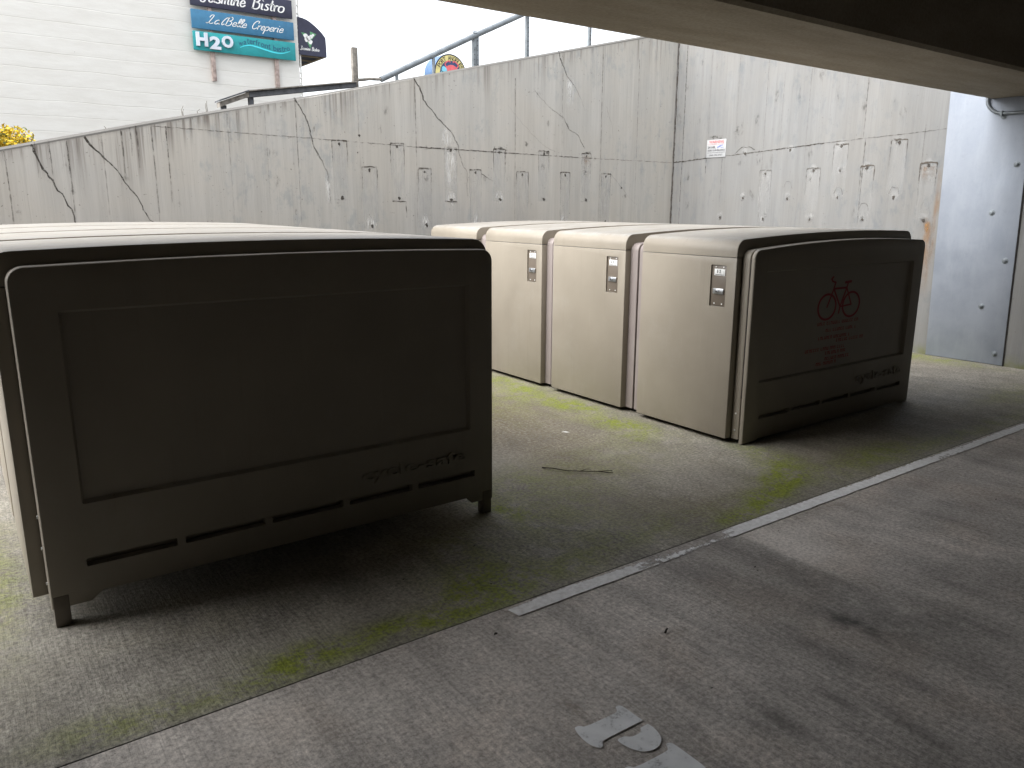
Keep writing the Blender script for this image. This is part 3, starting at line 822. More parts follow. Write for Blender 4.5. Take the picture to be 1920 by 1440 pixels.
# ------------------------------------------------------------------ bike lockers
def arch(x0, x1, zb, zf, zm, zr, r, n=7, nm=10):
    """front x0, back x1, bottom zb; top heights front / middle / rear; corner radius r"""
    pts = [(x0, zb)]
    for i in range(n + 1):
        t = math.pi / 2 * i / n
        pts.append((x0 + r - r * math.cos(t), zf - r + r * math.sin(t)))
    a, c = x0 + r, x1 - r
    for i in range(1, nm):
        t = i / nm
        z = zf + (zr - zf) * t + 4 * (zm - (zf + zr) / 2) * t * (1 - t)
        pts.append((a + (c - a) * t, z))
    for i in range(n + 1):
        t = math.pi / 2 * (1 - i / n)
        pts.append((x1 - r + r * math.cos(t), zr - r + r * math.sin(t)))
    pts.append((x1, zb))
    return pts

def rounded_rect(u0, u1, v0, v1, r, n=4):
    pts = []
    for (cx, cy, a0) in ((u1 - r, v1 - r, 0), (u0 + r, v1 - r, 90), (u0 + r, v0 + r, 180), (u1 - r, v0 + r, 270)):
        for i in range(n + 1):
            t = R(a0 + 90 * i / n); pts.append((cx + r * math.cos(t), cy + r * math.sin(t)))
    return pts

def frustum_cutter(x0, x1, z0, z1, y, depth, slope, r):
    """sloped-side recess cut into a face that looks towards -y at y"""
    bm = bmesh.new()
    e = 0.02
    o = rounded_rect(x0 - slope * e / depth, x1 + slope * e / depth, z0 - slope * e / depth, z1 + slope * e / depth, r + .002)
    i_ = rounded_rect(x0 + slope, x1 - slope, z0 + slope, z1 - slope, max(r - slope * .5, .003))
    a = [bm.verts.new((p[0], y - e, p[1])) for p in o]; b_ = [bm.verts.new((p[0], y + depth, p[1])) for p in i_]
    bm.faces.new(a); bm.faces.new(list(reversed(b_)))
    n = len(a)
    for k in range(n): bm.faces.new((a[k], b_[k], b_[(k + 1) % n], a[(k + 1) % n]))
    bmesh.ops.recalc_face_normals(bm, faces=bm.faces)
    return obj('cut', bm, M['tan'])

def bike_icon(bm, P):
    """road bicycle drawn as flat strokes; local coords 0..1 wide"""
    def stroke(pts, w):
        for a, b_ in zip(pts, pts[1:]):
            dx, dy = b_[0] - a[0], b_[1] - a[1]; l = math.hypot(dx, dy); nx, ny = -dy / l * w / 2, dx / l * w / 2
            ex, ey = dx / l * w * .35, dy / l * w * .35
            bm.faces.new([bm.verts.new(P(*q)) for q in ((a[0] + nx - ex, a[1] + ny - ey), (b_[0] + nx + ex, b_[1] + ny + ey), (b_[0] - nx + ex, b_[1] - ny + ey), (a[0] - nx - ex, a[1] - ny - ey))])
    def wheel(cx, cy, r, w):
        n = 30
        for k in range(n):
            a, b_ = 2 * math.pi * k / n, 2 * math.pi * (k + 1) / n
            bm.faces.new([bm.verts.new(P(*q)) for q in ((cx + math.cos(a) * (r + w / 2), cy + math.sin(a) * (r + w / 2)), (cx + math.cos(b_) * (r + w / 2), cy + math.sin(b_) * (r + w / 2)), (cx + math.cos(b_) * (r - w / 2), cy + math.sin(b_) * (r - w / 2)), (cx + math.cos(a) * (r - w / 2), cy + math.sin(a) * (r - w / 2)))])
    wheel(.22, .22, .20, .035); wheel(.78, .22, .20, .035)
    stroke([(.22, .22), (.34, .50), (.37, .60)], .03)            # fork
    stroke([(.34, .50), (.52, .20), (.64, .50), (.34, .50)], .032)   # main triangle
    stroke([(.52, .20), (.78, .22), (.64, .50)], .028)           # rear triangle
    stroke([(.64, .50), (.665, .58)], .03); stroke([(.60, .585), (.73, .595)], .04)
    stroke([(.37, .60), (.30, .62), (.27, .66), (.31, .69)], .028)
    stroke([(.52, .20), (.50, .10)], .03)

def make_locker(L, y0, gap, label, number=None, end=False, logo=False, cs=None, feet=False, group=None, far_end=False, W=None):
    """L: dict of the row's measures; y0: near side of the lid / door"""
    w_ = W or L['w']
    y1 = y0 + w_
    xf, xb, zb, seam = L['xf'], L['xb'], L['zb'], L['seam']
    e = empty('bike_locker', (xf, y0, 0))
    tag(e, label, 'bike locker', group)
    lidp = arch(xf, xb, seam + .003, L['zf'], L['zm'], L['zr'], L['r'])
    bm = bmesh.new(); extr(bm, lidp, 'y', y0, y1, bev=.006); part('lid', bm, M['tan'], e)
    bm = bmesh.new(); box(bm, xf + .012, xb - .01, y0 + .012, y1 - .012, zb + .03, seam - .002); part('body', bm, M['tan'], e)
    # door with a recess for the lock plate
    bm = bmesh.new(); box(bm, xf, xf + .055, y0, y1, zb, seam, bev=.005)
    door = part('door', bm, M['tan'], e)
    k = L['k']
    py0, py1, pz0, pz1 = y0 + .073 * k, y0 + .197 * k, seam - .312 * k, seam - .05 * k
    bmc = bmesh.new(); extr(bmc, rounded_rect(py0, py1, pz0, pz1, .008, 2), 'x', xf - .02, xf + .013)
    bmesh.ops.recalc_face_normals(bmc, faces=bmc.faces)
    boolean(door, [obj('cut', bmc, M['tan'])])
    bm = bmesh.new(); box(bm, xf + .008, xf + .0125, py0 + .004, py1 - .004, pz0 + .004, pz1 - .003, bev=.001)
    lp = part('lock_plate', bm, M['plateb'], e)
    xp = xf + .008
    cy, wd = (py0 + py1) / 2 - .003, .042 * k
    bm = bmesh.new(); box(bm, xp - .002, xp + .001, cy - wd, cy + wd, pz1 - .066 * k, pz1 - .024 * k, bev=.0006)
    part('number_label', bm, M['white'], lp)
    if number:
        place = lambda u, v, w: (xp - .0031, cy + .004 - u, v)
        for di, dg_ in enumerate(number):
            u0 = (-.015 + .017 * di) * k
            wdg = .006 if dg_ == '1' else .013
            bm = fit_text(dg_, u0, u0 + wdg * k, pz1 - .050 * k, pz1 - .029 * k, place, bold=.01)
            part('digit', bm, M['ink'], lp)
        bm = bmesh.new(); box(bm, xp - .0032, xp - .0021, cy - wd * .8, cy + wd * .8, pz1 - .0615 * k, pz1 - .0585 * k); part('small_print', bm, M['ink'], lp)
    zc = pz0 + .098 * k
    bm = bmesh.new(); box(bm, xp - .010, xp + .001, cy - wd * .98, cy + wd * .98, zc - .017 * k, zc + .017 * k, bev=.002)
    disc(bm, (xp - .010, cy + .008, zc), (-1, 0, 0), .013 * k, .005, 16, 0, .001)
    part('lock', bm, M['chrome'], lp)
    bm = bmesh.new(); disc(bm, (xp - .0152, cy + .008, zc), (-1, 0, 0), .006 * k, .0012, 12); part('keyhole', bm, M['ink'], lp)
    for sy in (-1, 1):
        for z in (pz0 + .018 * k, pz1 - .013 * k):
            bm = bmesh.new(); disc(bm, (xp + .0005, cy + sy * .030 * k, z), (-1, 0, 0), .0048 * k, .004, 10, 0, .001); part('screw', bm, M['screw'], lp)
    # partitions that separate the lockers, lower and set back
    D = L['drop']; xs_, xe = L['pxf'], L['pxb']
    dp = arch(xs_, xe, zb - .0, L['pf'], L['pm'], L['pr'], L['pr_r'])
    if end:
        ti = L['ti']; to = L['to']
        ya = y0 - ti - to                    # outer face
        bm = bmesh.new(); extr(bm, [(p[0], max(p[1], L['pz'])) for p in dp], 'y', y0 - ti, y0 - .001, bev=.008)
        part('inner_frame', bm, M['tan'], e)
        bm = bmesh.new(); box(bm, xs_ + .004, xe - .004, y0 - ti - .004, y0 - ti + .001, L['pz'] + .3, L['pf'] - .06); part('seam', bm, M['dark'], e)
        ops = [(p[0], max(p[1], L['pz'])) for p in dp]
        # underside: shallow arch between the two corners
        zl = L['pz']
        au = L['au']
        ops = ops[:-1] + [(xe, zl), (xe - .12, zl), (xe - .15, zl + au), (xs_ + .17, zl + au), (xs_ + .13, zl)]
        ops[0] = (xs_, zl)
        bm = bmesh.new(); extr(bm, ops, 'y', ya, y0 - ti - .004, bev=.009, seg=3)
        sp = part('side_panel', bm, M['tan'], e)
        sp.matrix_parent_inverse = Matrix.Identity(4); sp.parent = None
        cut = []
        rx0, rx1, rz0, rz1 = L['rec']
        cut.append(frustum_cutter(rx0, rx1, rz0, rz1, ya, .022, .010, .010))
        sl0, sl1, sz0, sz1 = L['slots']
        n = 5; gw = .03; sw = (sl1 - sl0 - gw * (n - 1)) / n
        for i in range(n):
            a = sl0 + i * (sw + gw)
            cut.append(frustum_cutter(a, a + sw, sz0, sz1, ya, .033, .003, .004))
        boolean(sp, cut)
        rel(sp, e)
        tx0, tx1, tz0, tz1 = L['txt']
        place = lambda u, v, w: (u, ya - (w + .002), v)
        bm = fit_text('cycle-safe', tx0, tx1, tz0, tz1, place, bold=.018, extrude=.010, spacing=1.08)
        bmesh.ops.recalc_face_normals(bm, faces=bm.faces)
        part('lettering', bm, M['tan'], e, angle=25)
        for (x, z) in L['screws']:
            bm = bmesh.new(); disc(bm, (xs_ + .001, x, z), (-1, 0, 0), .006, .006, 10, 0, .0015); part('screw', bm, M['screw'], e)
        if logo:
            yy = ya + .0205
            P = lambda u, v: (4.715 + u * .52, yy, .735 + v * .43)
            bm = bmesh.new(); bike_icon(bm, P); part('bicycle_symbol', bm, M['redprint'], e, smooth=False)
            rows = [(.705, 4.735, 5.22), (.655, 4.84, 5.20), (.605, 4.76, 5.14), (.575, 4.98, 5.30), (.528, 4.62, 5.10), (.495, 4.86, 5.11), (.455, 4.86, 5.14), (.425, 4.76, 5.0)]
            rr = random.Random(3)
            for z, a, b_ in rows:                 # unreadable rows of faded red lettering
                bm = bmesh.new()
                x = a
                while x < b_:
                    for _ in range(rr.randint(3, 7)):
                        if x > b_: break
                        h = .022; kind = rr.randint(0, 3)
                        def q(u0, u1, v0, v1): bm.faces.new([bm.verts.new((x + u, yy, z + v)) for u, v in ((u0, v0), (u1, v0), (u1, v1), (u0, v1))])
                        q(0, .006, 0, h)
                        if kind in (0, 2): q(.0061, .013, h - .006, h)
                        if kind in (0, 1, 3): q(.0061, .013, 0, .006)
                        if kind in (1, 2): q(.0131, .019, 0, h)
                        x += .024
                    x += .014
                part('printed_text', bm, M['redprint'], e, smooth=False)
    else:
        h = gap / 2
        bm = bmesh.new(); extr(bm, dp, 'y', y0 - h + .002, y0 + .010, bev=.006); part('partition', bm, M['divider'], e)
    if gap:
        h = gap / 2
        bm = bmesh.new(); extr(bm, dp, 'y', y1 - .010, y1 + h - .002, bev=.006); part('partition', bm, M['divider'], e)
    if feet:
        for fx in (L['pxf'] + .006, L['pxb'] - .062):
            bm = bmesh.new(); box(bm, fx, fx + .052, y0 - .072, y0 - .025, 0, L['pz'] + .05, bev=.004); part('foot', bm, M['foot'], e)
            bm = bmesh.new(); box(bm, fx, fx + .052, y1 - .08, y1 - .03, 0, L['pz'] + .05, bev=.004); part('foot', bm, M['foot'], e)
    else:
        for fx in (xf + .15, xb - .22):
            for fy in (y0 + .1, y1 - .16):
                bm = bmesh.new(); box(bm, fx, fx + .06, fy, fy + .06, 0, zb + .06); part('foot', bm, M['foot'], e)
    return e

RL = dict(au=.012, xf=3.937, xb=5.985, zb=.030, seam=1.186, zf=1.300, zm=1.333, zr=1.322, r=.075, w=.808, k=1.0,
          pxf=3.990, pxb=6.022, pf=1.238, pm=1.280, pr=1.258, pr_r=.055, drop=0, pz=.004, ti=.060, to=.035,
          rec=(4.112, 5.882, .392, 1.105), slots=(4.14, 5.875, .150, .182), txt=(5.245, 5.85, .235, .318), screws=[(3.066, .20), (3.066, .09)])
LL = dict(au=.03, xf=.098, xb=2.082, zb=.105, seam=1.225, zf=1.345, zm=1.362, zr=1.345, r=.075, w=.76, k=.98,
          pxf=.147, pxb=2.066, pf=1.296, pm=1.312, pr=1.300, pr_r=.055, drop=0, pz=.070, ti=.034, to=.036,
          rec=(.283, 1.937, .447, 1.144), slots=(.274, 1.960, .208, .240), txt=(1.368, 1.896, .288, .356), screws=[(3.055, .42), (3.055, .30), (3.055, .165)])
gR = 'bike lockers in the right hand row'
gL = 'bike lockers in the left hand row'
make_locker(RL, 3.098, .167, 'tan bike locker numbered 12, red bicycle print on its dark end panel', '12', end=True, logo=True, group=gR, W=.807)
make_locker(RL, 4.073, .147, 'tan bike locker with a number 11 label on its door', '11', group=gR, W=.823)
make_locker(RL, 5.043, .147, 'tan bike locker with a small number 10 label on its door', '10', group=gR, W=.823)
make_locker(RL, 6.013, 0.147, 'farthest tan bike locker of the right row, beside the concrete wall', None, group=gR, W=.823)
make_locker(LL, 3.090, .15, 'nearest tan bike locker of the left row, dark blank recessed side panel', None, end=True, feet=True, group=gL, W=.765)
make_locker(LL, 4.005, .13, 'second tan bike locker of the left row, behind the blank side panel', None, feet=True, group=gL, W=.765)
make_locker(LL, 4.900, .13, 'third tan bike locker of the left row counted from the near end', None, feet=True, group=gL, W=.765)
make_locker(LL, 5.795, .13, 'farthest tan bike locker of the left row, nearest the cracked concrete wall', None, feet=True, group=gL, W=.765)

# ------------------------------------------------------------------ steel plate, conduit, warning sign
pe = empty('steel_plate', (XB, 3.56, 0)); tag(pe, 'tall bluish galvanised steel plate bolted to the concrete side wall', 'steel plate')
bm = bmesh.new()
extr(bm, [(3.921, .004), (3.188, .006), (3.262, 2.96), (4.003, 2.96)], 'x', XB - .014, XB - .002, bev=.002)
part('sheet', bm, M['galv'], pe)
bm = bmesh.new(); extr(bm, [(3.187, .0), (3.179, .0), (3.252, 2.96), (3.260, 2.96)], 'x', XB - .010, XB - .0015); part('edge_seal', bm, M['dark'], pe)
for y, z in [(3.478, 2.318), (3.309, 1.882), (3.466, 1.444), (3.292, 1.002), (3.445, .554), (3.266, .112)]:
    bm = bmesh.new(); disc(bm, (XB - .0135, y, z), (-1, 0, 0), .028, .004, 20, 0, .001); disc(bm, (XB - .0175, y, z), (-1, 0, 0), .016, .014, 6, 0, .002); disc(bm, (XB - .031, y, z), (-1, 0, 0), .008, .006, 10)
    part('bolt', bm, M['pipe'], pe)
ce = empty('conduit', (XB, 3.6, 2.3)); tag(ce, 'curved grey metal conduit dropping from the beam end onto the wall', 'conduit')
bm = bmesh.new()
cp = [(XB - .04, 3.632, 2.56), (XB - .04, 3.632, 2.48), (XB - .04, 3.625, 2.44), (XB - .04, 3.605, 2.405), (XB - .04, 3.575, 2.375), (XB - .04, 3.535, 2.352), (XB - .04, 3.48, 2.342), (XB - .04, 3.2, 2.336), (XB - .04, -3, 2.30)]
tube(bm, cp, .015, 12); part('pipe', bm, M['pipe'], ce)
bm = bmesh.new(); box(bm, XB - .062, XB - .0185, 3.478, 3.500, 2.318, 2.364, bev=.002); part('clip', bm, M['pipe'], ce)

we = empty('warning_sign', (XB, 6.85, 2.2)); tag(we, 'small white sign with red WARNING heading on the side wall', 'sign')
sy0, sy1, sz0, sz1 = 6.995, 6.690, 2.100, 2.318
bm = bmesh.new(); box(bm, XB - .008, XB - .003, sy1, sy0, sz0, sz1, bev=.001); part('sign_board', bm, simple('sign white', (.40, .41, .42), .5, 0, .04), we)
M['signred'] = simple('sign red', (0.45, 0.06, 0.06), 0.6, 0, 0.05)
M['signblue'] = simple('sign blue', (0.12, 0.17, 0.45), 0.6, 0, 0.05)
def wall_text(s, a, b_, z0, z1, mat, bold=0.0, nm='lettering'):
    place = lambda u, v, w: (XB - .0092, sy0 - u, v)
    bm = fit_text(s, a, b_, z0, z1, place, bold=bold); part(nm, bm, mat, we, smooth=False)
wall_text('WARNING', .035, .275, sz1 - .045, sz1 - .010, M['signred'], .02)
wall_text('THIS PROPERTY AND AREA', .02, .285, sz1 - .063, sz1 - .054, M['signred'])
wall_text('24 HR.', .015, .145, sz1 - .108, sz1 - .078, M['ink'], .02)
wall_text('VIDEO SURVEILLANCE', .012, .293, sz1 - .142, sz1 - .120, M['ink'], .02)
wall_text('WE CALL POLICE AND PROSECUTE', .012, .293, sz1 - .165, sz1 - .153, M['ink'])
wall_text('(360) 452-2727', .045, .255, sz1 - .203, sz1 - .180, M['ink'], .01)
bm = bmesh.new()
for (a, b_, c, d_) in [(.17, .225, .100, .086), (.20, .265, .085, .074), (.225, .275, .108, .100), (.17, .19, .112, .098)]:
    z0 = sz1 - c; z1 = sz1 - d_
    bm.faces.new([bm.verts.new((XB - .0092, sy0 - u, v)) for u, v in ((a, z0), (b_, z0 + .01), (b_ - .005, z1 + .006), (a + .005, z1))])
part('camera_symbol', bm, M['signblue'], we, smooth=False)

# ------------------------------------------------------------------ railings and timber on the wall top
YR = 7.75
he = empty('pipe_handrail', (4, YR, 2.7)); tag(he, 'sloping grey pipe handrail on posts along the top of the concrete wall', 'handrail')
bm = bmesh.new(); tube(bm, [(3.90, YR, 2.762), (5.05, YR, 3.315), (6.30, YR, 3.90)], .030, 14); part('rail', bm, M['pipe'], he)
bm = bmesh.new()
tube(bm, [(3.64, YR, 2.735), (3.70, YR, 2.742), (3.77, YR, 2.757), (3.86, YR, 2.760), (3.93, YR, 2.768)], .015, 10); part('rail_end', bm, M['timber'], he)
for x, z1 in [(4.088, 2.85), (4.536, 3.065)]:
    bm = bmesh.new(); tube(bm, [(x, YR, topA(x) - .02), (x, YR, z1)], .017, 10); part('post', bm, M['pipe'], he)
def channel(x, z1, two=True, nm='post'):
    bm = bmesh.new()
    z0 = topA(x) - .02
    for s in ((-1, 1) if two else (1,)):
        c = x + s * .020 if two else x
        box(bm, c - .017, c + .017, YR - .005, YR + .001, z0, z1)
        box(bm, c - .017, c - .014, YR + .001, YR + .032, z0, z1); box(bm, c + .014, c + .017, YR + .001, YR + .032, z0, z1)
        z = z0 + .04
        while z < z1 - .02:
            disc(bm, (c, YR - .0051, z), (0, -1, 0), .0055, .0008, 8, 1); z += .05
    return bm
part('post', channel(5.083, 3.345), [M['pipe'], M['dark']], he)
part('post', channel(5.803, 3.70, False), [M['pipe'], M['dark']], he)
part('post', channel(6.758, 4.05, False), [M['pipe'], M['dark']], he)
bm = bmesh.new(); tube(bm, [(5.075, YR + .01, 3.20), (5.075, YR + .01, 3.335), (5.06, YR - .02, 3.36)], .022, 10); part('rail_bracket', bm, M['pipe'], he)

te = empty('timber_rail', (2.9, YR, 2.4)); tag(te, 'weathered low timber rail with a bend, resting above the wall top', 'timber rail')
def beam3(bm, a, b_, w, h, cap=0.0, mi=0):
    a, b_ = Vector(a), Vector(b_)
    d = (b_ - a).normalized(); side = Vector((0, 1, 0)); up = Vector((0, 0, 1))
    v = []
    for p in (a, b_):
        for sy, sz in ((-1, -1), (1, -1), (1, 0), (-1, 0)):
            v.append(bm.verts.new(p + side * sy * w / 2 + up * (sz * h)))
    for q in ((0, 1, 2, 3), (7, 6, 5, 4), (0, 4, 5, 1), (1, 5, 6, 2), (2, 6, 7, 3), (3, 7, 4, 0)):
        f = bm.faces.new([v[i] for i in q]); f.material_index = mi
bm = bmesh.new(); beam3(bm, (2.23, YR, 2.414), (2.505, YR, 2.522), .10, .045); part('lower_rail', bm, M['timber'], te, smooth=False)
bm = bmesh.new(); beam3(bm, (2.22, YR, 2.428), (2.50, YR, 2.538), .15, .013); part('lower_cap', bm, M['timberdark'], te, smooth=False)
bm = bmesh.new(); beam3(bm, (2.508, YR, 2.521), (3.60, YR, 2.703), .10, .045); part('upper_rail', bm, M['timberdark'], te, smooth=False)
bm = bmesh.new(); beam3(bm, (2.502, YR, 2.536), (3.60, YR, 2.712), .15, .010); part('upper_cap', bm, M['timber'], te, smooth=False)
for x, z in [(2.275, 2.39), (2.533, 2.49)]:
    bm = bmesh.new(); box(bm, x - .022, x + .022, YR - .02, YR + .02, topA(x) - .02, z); part('stub_post', bm, M['timberdark'], te, smooth=False)
bm = bmesh.new()
box(bm, 3.594, 3.652, YR + .001, YR + .05, topA(3.6) - .02, 3.045, bev=.004)
tag(obj('timber_post', bm, M['timber']), 'upright square grey timber post standing on the wall top', 'post')

# ------------------------------------------------------------------ white building with its signs, far behind the wall
YB = 20.0
be = empty('building', (0, YB, 2)); tag(be, 'tall windowless white painted building behind the concrete wall', 'building')
bm = bmesh.new(); box(bm, -14, 7.832, YB, YB + 12, .05, 10.5, bev=.03); part('wall', bm, M['building'], be)
bm = bmesh.new(); box(bm, -14.1, 7.95, YB - .1, YB + 12.1, 10.502, 10.7); part('roof', bm, M['timberdark'], be)
bm = bmesh.new(); tube(bm, [(7.88, YB + .06, 1.5), (7.88, YB + .06, 10.4)], .02, 8); 
for i in range(26):
    z = rnd.uniform(3, 7); box(bm, 7.835, 7.86 + rnd.random() * .02, YB + .02, YB + .08, z, z + .03)
part('cable', bm, M['building'], be)

def smooth_curve(pts, k=6):
    if len(pts) < 3: return pts
    out = []
    for i in range(len(pts) - 1):
        p0 = pts[max(i - 1, 0)]; p1 = pts[i]; p2 = pts[i + 1]; p3 = pts[min(i + 2, len(pts) - 1)]
        for j in range(k):
            t = j / k
            out.append(tuple(.5 * ((2 * p1[a]) + (-p0[a] + p2[a]) * t + (2 * p0[a] - 5 * p1[a] + 4 * p2[a] - p3[a]) * t * t + (-p0[a] + 3 * p1[a] - 3 * p2[a] + p3[a]) * t ** 3) for a in (0, 1)))
    out.append(pts[-1]); return out
GL = {
 'a': (1.12, [[(.9, .9), (.5, 1), (.1, .6), (.12, .12), (.45, 0), (.85, .45), (.92, .98)], [(.92, .98), (.86, .2), (1.12, .08)]]),
 's': (.92, [[(.8, .88), (.45, 1), (.2, .75), (.6, .42), (.62, .12), (.3, 0), (0, .12)]]),
 'm': (1.4, [[(0, 0), (.08, 1)], [(.05, .6), (.32, 1), (.5, .85), (.5, 0)], [(.5, .6), (.8, 1), (1.0, .8), (1.0, .12), (1.25, .06)]]),
 'i': (.5, [[(.12, 1), (.1, .12), (.38, .06)], [(.13, 1.42), (.15, 1.52)]]),
 'n': (1.0, [[(0, 0), (.08, 1)], [(.05, .6), (.4, 1), (.62, .8), (.62, .12), (.88, .06)]]),
 'e': (.9, [[(.08, .5), (.7, .6), (.6, .95), (.3, .97), (.05, .5), (.22, .04), (.55, .04), (.88, .3)]]),
 'B': (1.45, [[(.25, 2), (.1, 0)], [(-.15, 1.7), (.3, 2.1), (1.0, 1.9), (.9, 1.3), (.3, 1.1)], [(.3, 1.1), (1.05, .95), (1.1, .3), (.6, -.05), (-.05, .1)]]),
 't': (.7, [[(.3, 1.75), (.2, .25), (.55, .05)], [(0, 1.1), (.6, 1.15)]]),
 'r': (.75, [[(.05, 1), (.1, 0)], [(.1, .55), (.35, .98), (.68, .92)]]),
 'o': (1.05, [[(.5, 1), (.1, .8), (.08, .2), (.5, 0), (.88, .25), (.88, .8), (.5, 1)]]),
 'J': (1.1, [[(0, 1.95), (1.1, 2.05)], [(.65, 1.98), (.62, .4), (.4, -.1), (0, -.05), (-.1, .3)]]),
 'l': (.6, [[(0, .2), (.5, 1.5), (.42, 2.0), (.2, 1.7), (.15, .3), (.35, .02), (.6, .2)]]),
 'L': (1.35, [[(.0, 1.4), (.15, 1.95), (.6, 2.05), (.62, 1.6), (.4, .8), (.15, .1), (-.3, .05), (.2, .15), (.7, -.02), (1.15, .2)]]),
 'C': (1.2, [[(1.0, 1.5), (1.05, 1.95), (.6, 2.05), (.15, 1.4), (.1, .5), (.5, 0), (1.1, .4)]]),
 'p': (1.0, [[(.1, 1), (.0, -.9)], [(.07, .6), (.42, 1), (.78, .7), (.62, .1), (.3, 0), (.05, .2)]]),
 ' ': (1.1, [])}
def script(text, x0, x1, zbase, xh, place, slant, wt, curl=0.0):
    strokes = []; x = 0
    for ch in text:
        adv, ss = GL[ch]
        for s in ss: strokes.append([(x + p[0] + slant * p[1], p[1]) for p in smooth_curve(s)])
        if ch == 'B' and curl: strokes.append(smooth_curve([(x + q[0] + slant * q[1], q[1]) for q in ((-.2, .3), (-.6, 0), (-.7, .7), (-.1, 1.9), (.9, 2.15))]))
        x += adv
    sx = (x1 - x0) / x
    bm = bmesh.new()
    for s in strokes:
        vv = []
        for i, p in enumerate(s):
            a = s[max(i - 1, 0)]; b_ = s[min(i + 1, len(s) - 1)]
            dx, dy = (b_[0] - a[0]) * sx, (b_[1] - a[1]) * xh; l = math.hypot(dx, dy) or 1
            nx, ny = -dy / l, dx / l
            ww = wt * (.55 + .45 * abs(dy) / l)
            u, v = x0 + p[0] * sx, zbase + p[1] * xh
            vv.append((bm.verts.new(place(u + nx * ww / 2, v + ny * ww / 2)), bm.verts.new(place(u - nx * ww / 2, v - ny * ww / 2))))
        for a, b_ in zip(vv, vv[1:]): bm.faces.new((a[0], b_[0], b_[1], a[1]))
    return bm
M['navy'] = simple('navy sign paint', (0.028, 0.030, 0.060), 0.5, 0, 0.15)
M['blue'] = simple('blue sign paint', (0.035, 0.16, 0.29), 0.5, 0, 0.08)
M['bluee'] = simple('dark blue edge', (0.02, 0.08, 0.17), 0.5, 0, 0.08)
M['teal'] = simple('teal sign paint', (0.012, 0.27, 0.29), 0.5, 0, 0.08)
M['cyan'] = simple('cyan wave paint', (0.06, 0.62, 0.72), 0.5, 0, 0.03)
M['tealtext'] = simple('dark teal print', (0.01, 0.09, 0.17), 0.5, 0, 0.03)
M['brownsign'] = simple('brown sign paint', (0.10, 0.06, 0.05), 0.6, 0, 0.1)
M['signletter'] = simple('pale raised letters', (0.62, 0.66, 0.74), 0.4, 0.1, 0.12, 3)
M['batten'] = simple('peeling red batten', (0.40, 0.32, 0.29), 0.85, 0, 0.35, 9)
FS = YB - .15         # face plane of the sign boards
SP = lambda u, v, w=0: (u, FS - .004 - w, v)
for a, z0 in [(5.655, 4.325), (7.176, 4.315)]:
    bm = bmesh.new(); box(bm, a, a + .09, YB - .085, YB - .002, z0, 6.95, bev=.006)
    tag(obj('batten', bm, M['batten']), 'weathered %s vertical batten carrying the sign boards on the white building' % ('left' if a < 6 else 'right'), 'batten', 'battens behind the sign boards')
def board(name, x0, x1, z0, z1, mat, label):
    e = empty(name, ((x0 + x1) / 2, FS, z0)); tag(e, label, 'sign', 'sign boards on the white building')
    bm = bmesh.new(); box(bm, x0, x1, FS, YB - .088, z0, z1, bev=.008); part('board', bm, mat, e); return e
s1 = board('sign_board', 5.262, 7.650, 5.920, 6.335, M['navy'], 'navy sign board with white lettering Jasmine Bistro')
part('lettering', script('Jasmine Bistro', 5.50, 7.44, 6.03, .135, SP, .25, .038), M['white'], s1, smooth=False)
s2 = board('sign_board', 5.258, 7.668, 5.432, 5.838, M['blue'], 'blue sign board with white cursive lettering La Belle Creperie')
part('lettering', script('La Belle Creperie', 5.60, 7.38, 5.570, .092, SP, .45, .020, curl=1), M['white'], s2, smooth=False)
s3 = board('sign_board', 5.262, 7.684, 4.962, 5.375, M['teal'], 'teal sign board with raised H2O and a cyan wave')
for ch, a, b_, z0, z1 in [('H', 5.315, 5.570, 5.045, 5.345), ('2', 5.610, 5.860, 5.005, 5.285), ('O', 5.890, 6.150, 5.070, 5.335)]:
    bm = fit_text(ch, a, b_, z0, z1, lambda u, v, w: (u, FS - .035 - w * .5, v), bold=.045, extrude=.06)
    part('raised_letter', bm, M['signletter'], s3)
wv = smooth_curve([(6.32, 5.120), (6.42, 5.165), (6.55, 5.192), (6.70, 5.18), (6.92, 5.135), (7.15, 5.095), (7.35, 5.100), (7.545, 5.165)])
bm = bmesh.new(); vv = []
for i, p in enumerate(wv):
    t = i / (len(wv) - 1); ww = .012 + .022 * math.sin(math.pi * t)
    vv.append((bm.verts.new(SP(p[0], p[1] + ww / 2)), bm.verts.new(SP(p[0], p[1] - ww / 2))))
for a, b_ in zip(vv, vv[1:]): bm.faces.new((a[0], b_[0], b_[1], a[1]))
part('wave', bm, M['cyan'], s3, smooth=False)
bm = bmesh.new(); txt = 'waterfront bistro'; 
def wz(x):
    for a, b_ in zip(wv, wv[1:]):
        if a[0] <= x <= b_[0]: return a[1] + (b_[1] - a[1]) * (x - a[0]) / (b_[0] - a[0])
    return wv[-1][1]
x = 6.29; adv = {'w': .11, 'a': .078, 't': .055, 'e': .078, 'r': .06, 'f': .052, 'o': .085, 'n': .085, ' ': .055, 'b': .085, 'i': .042, 's': .068}
tot = sum(adv[c] for c in txt); ks = (7.55 - 6.29) / tot
for c in txt:
    if c != ' ':
        h = .085 if c not in 'tfb' else .125
        zb_ = wz(min(max(x, 6.33), 7.54)) + .035
        merge(bm, fit_text(c, x, x + adv[c] * ks * .86, zb_, zb_ + h, lambda u, v, w: SP(u, v), bold=.004))
    x += adv[c] * ks
part('lettering', bm, M['tealtext'], s3, smooth=False)
board('sign_board', 5.262, 7.640, 6.395, 6.800, M['brownsign'], 'dark brown sign board at the very top edge of the photo')

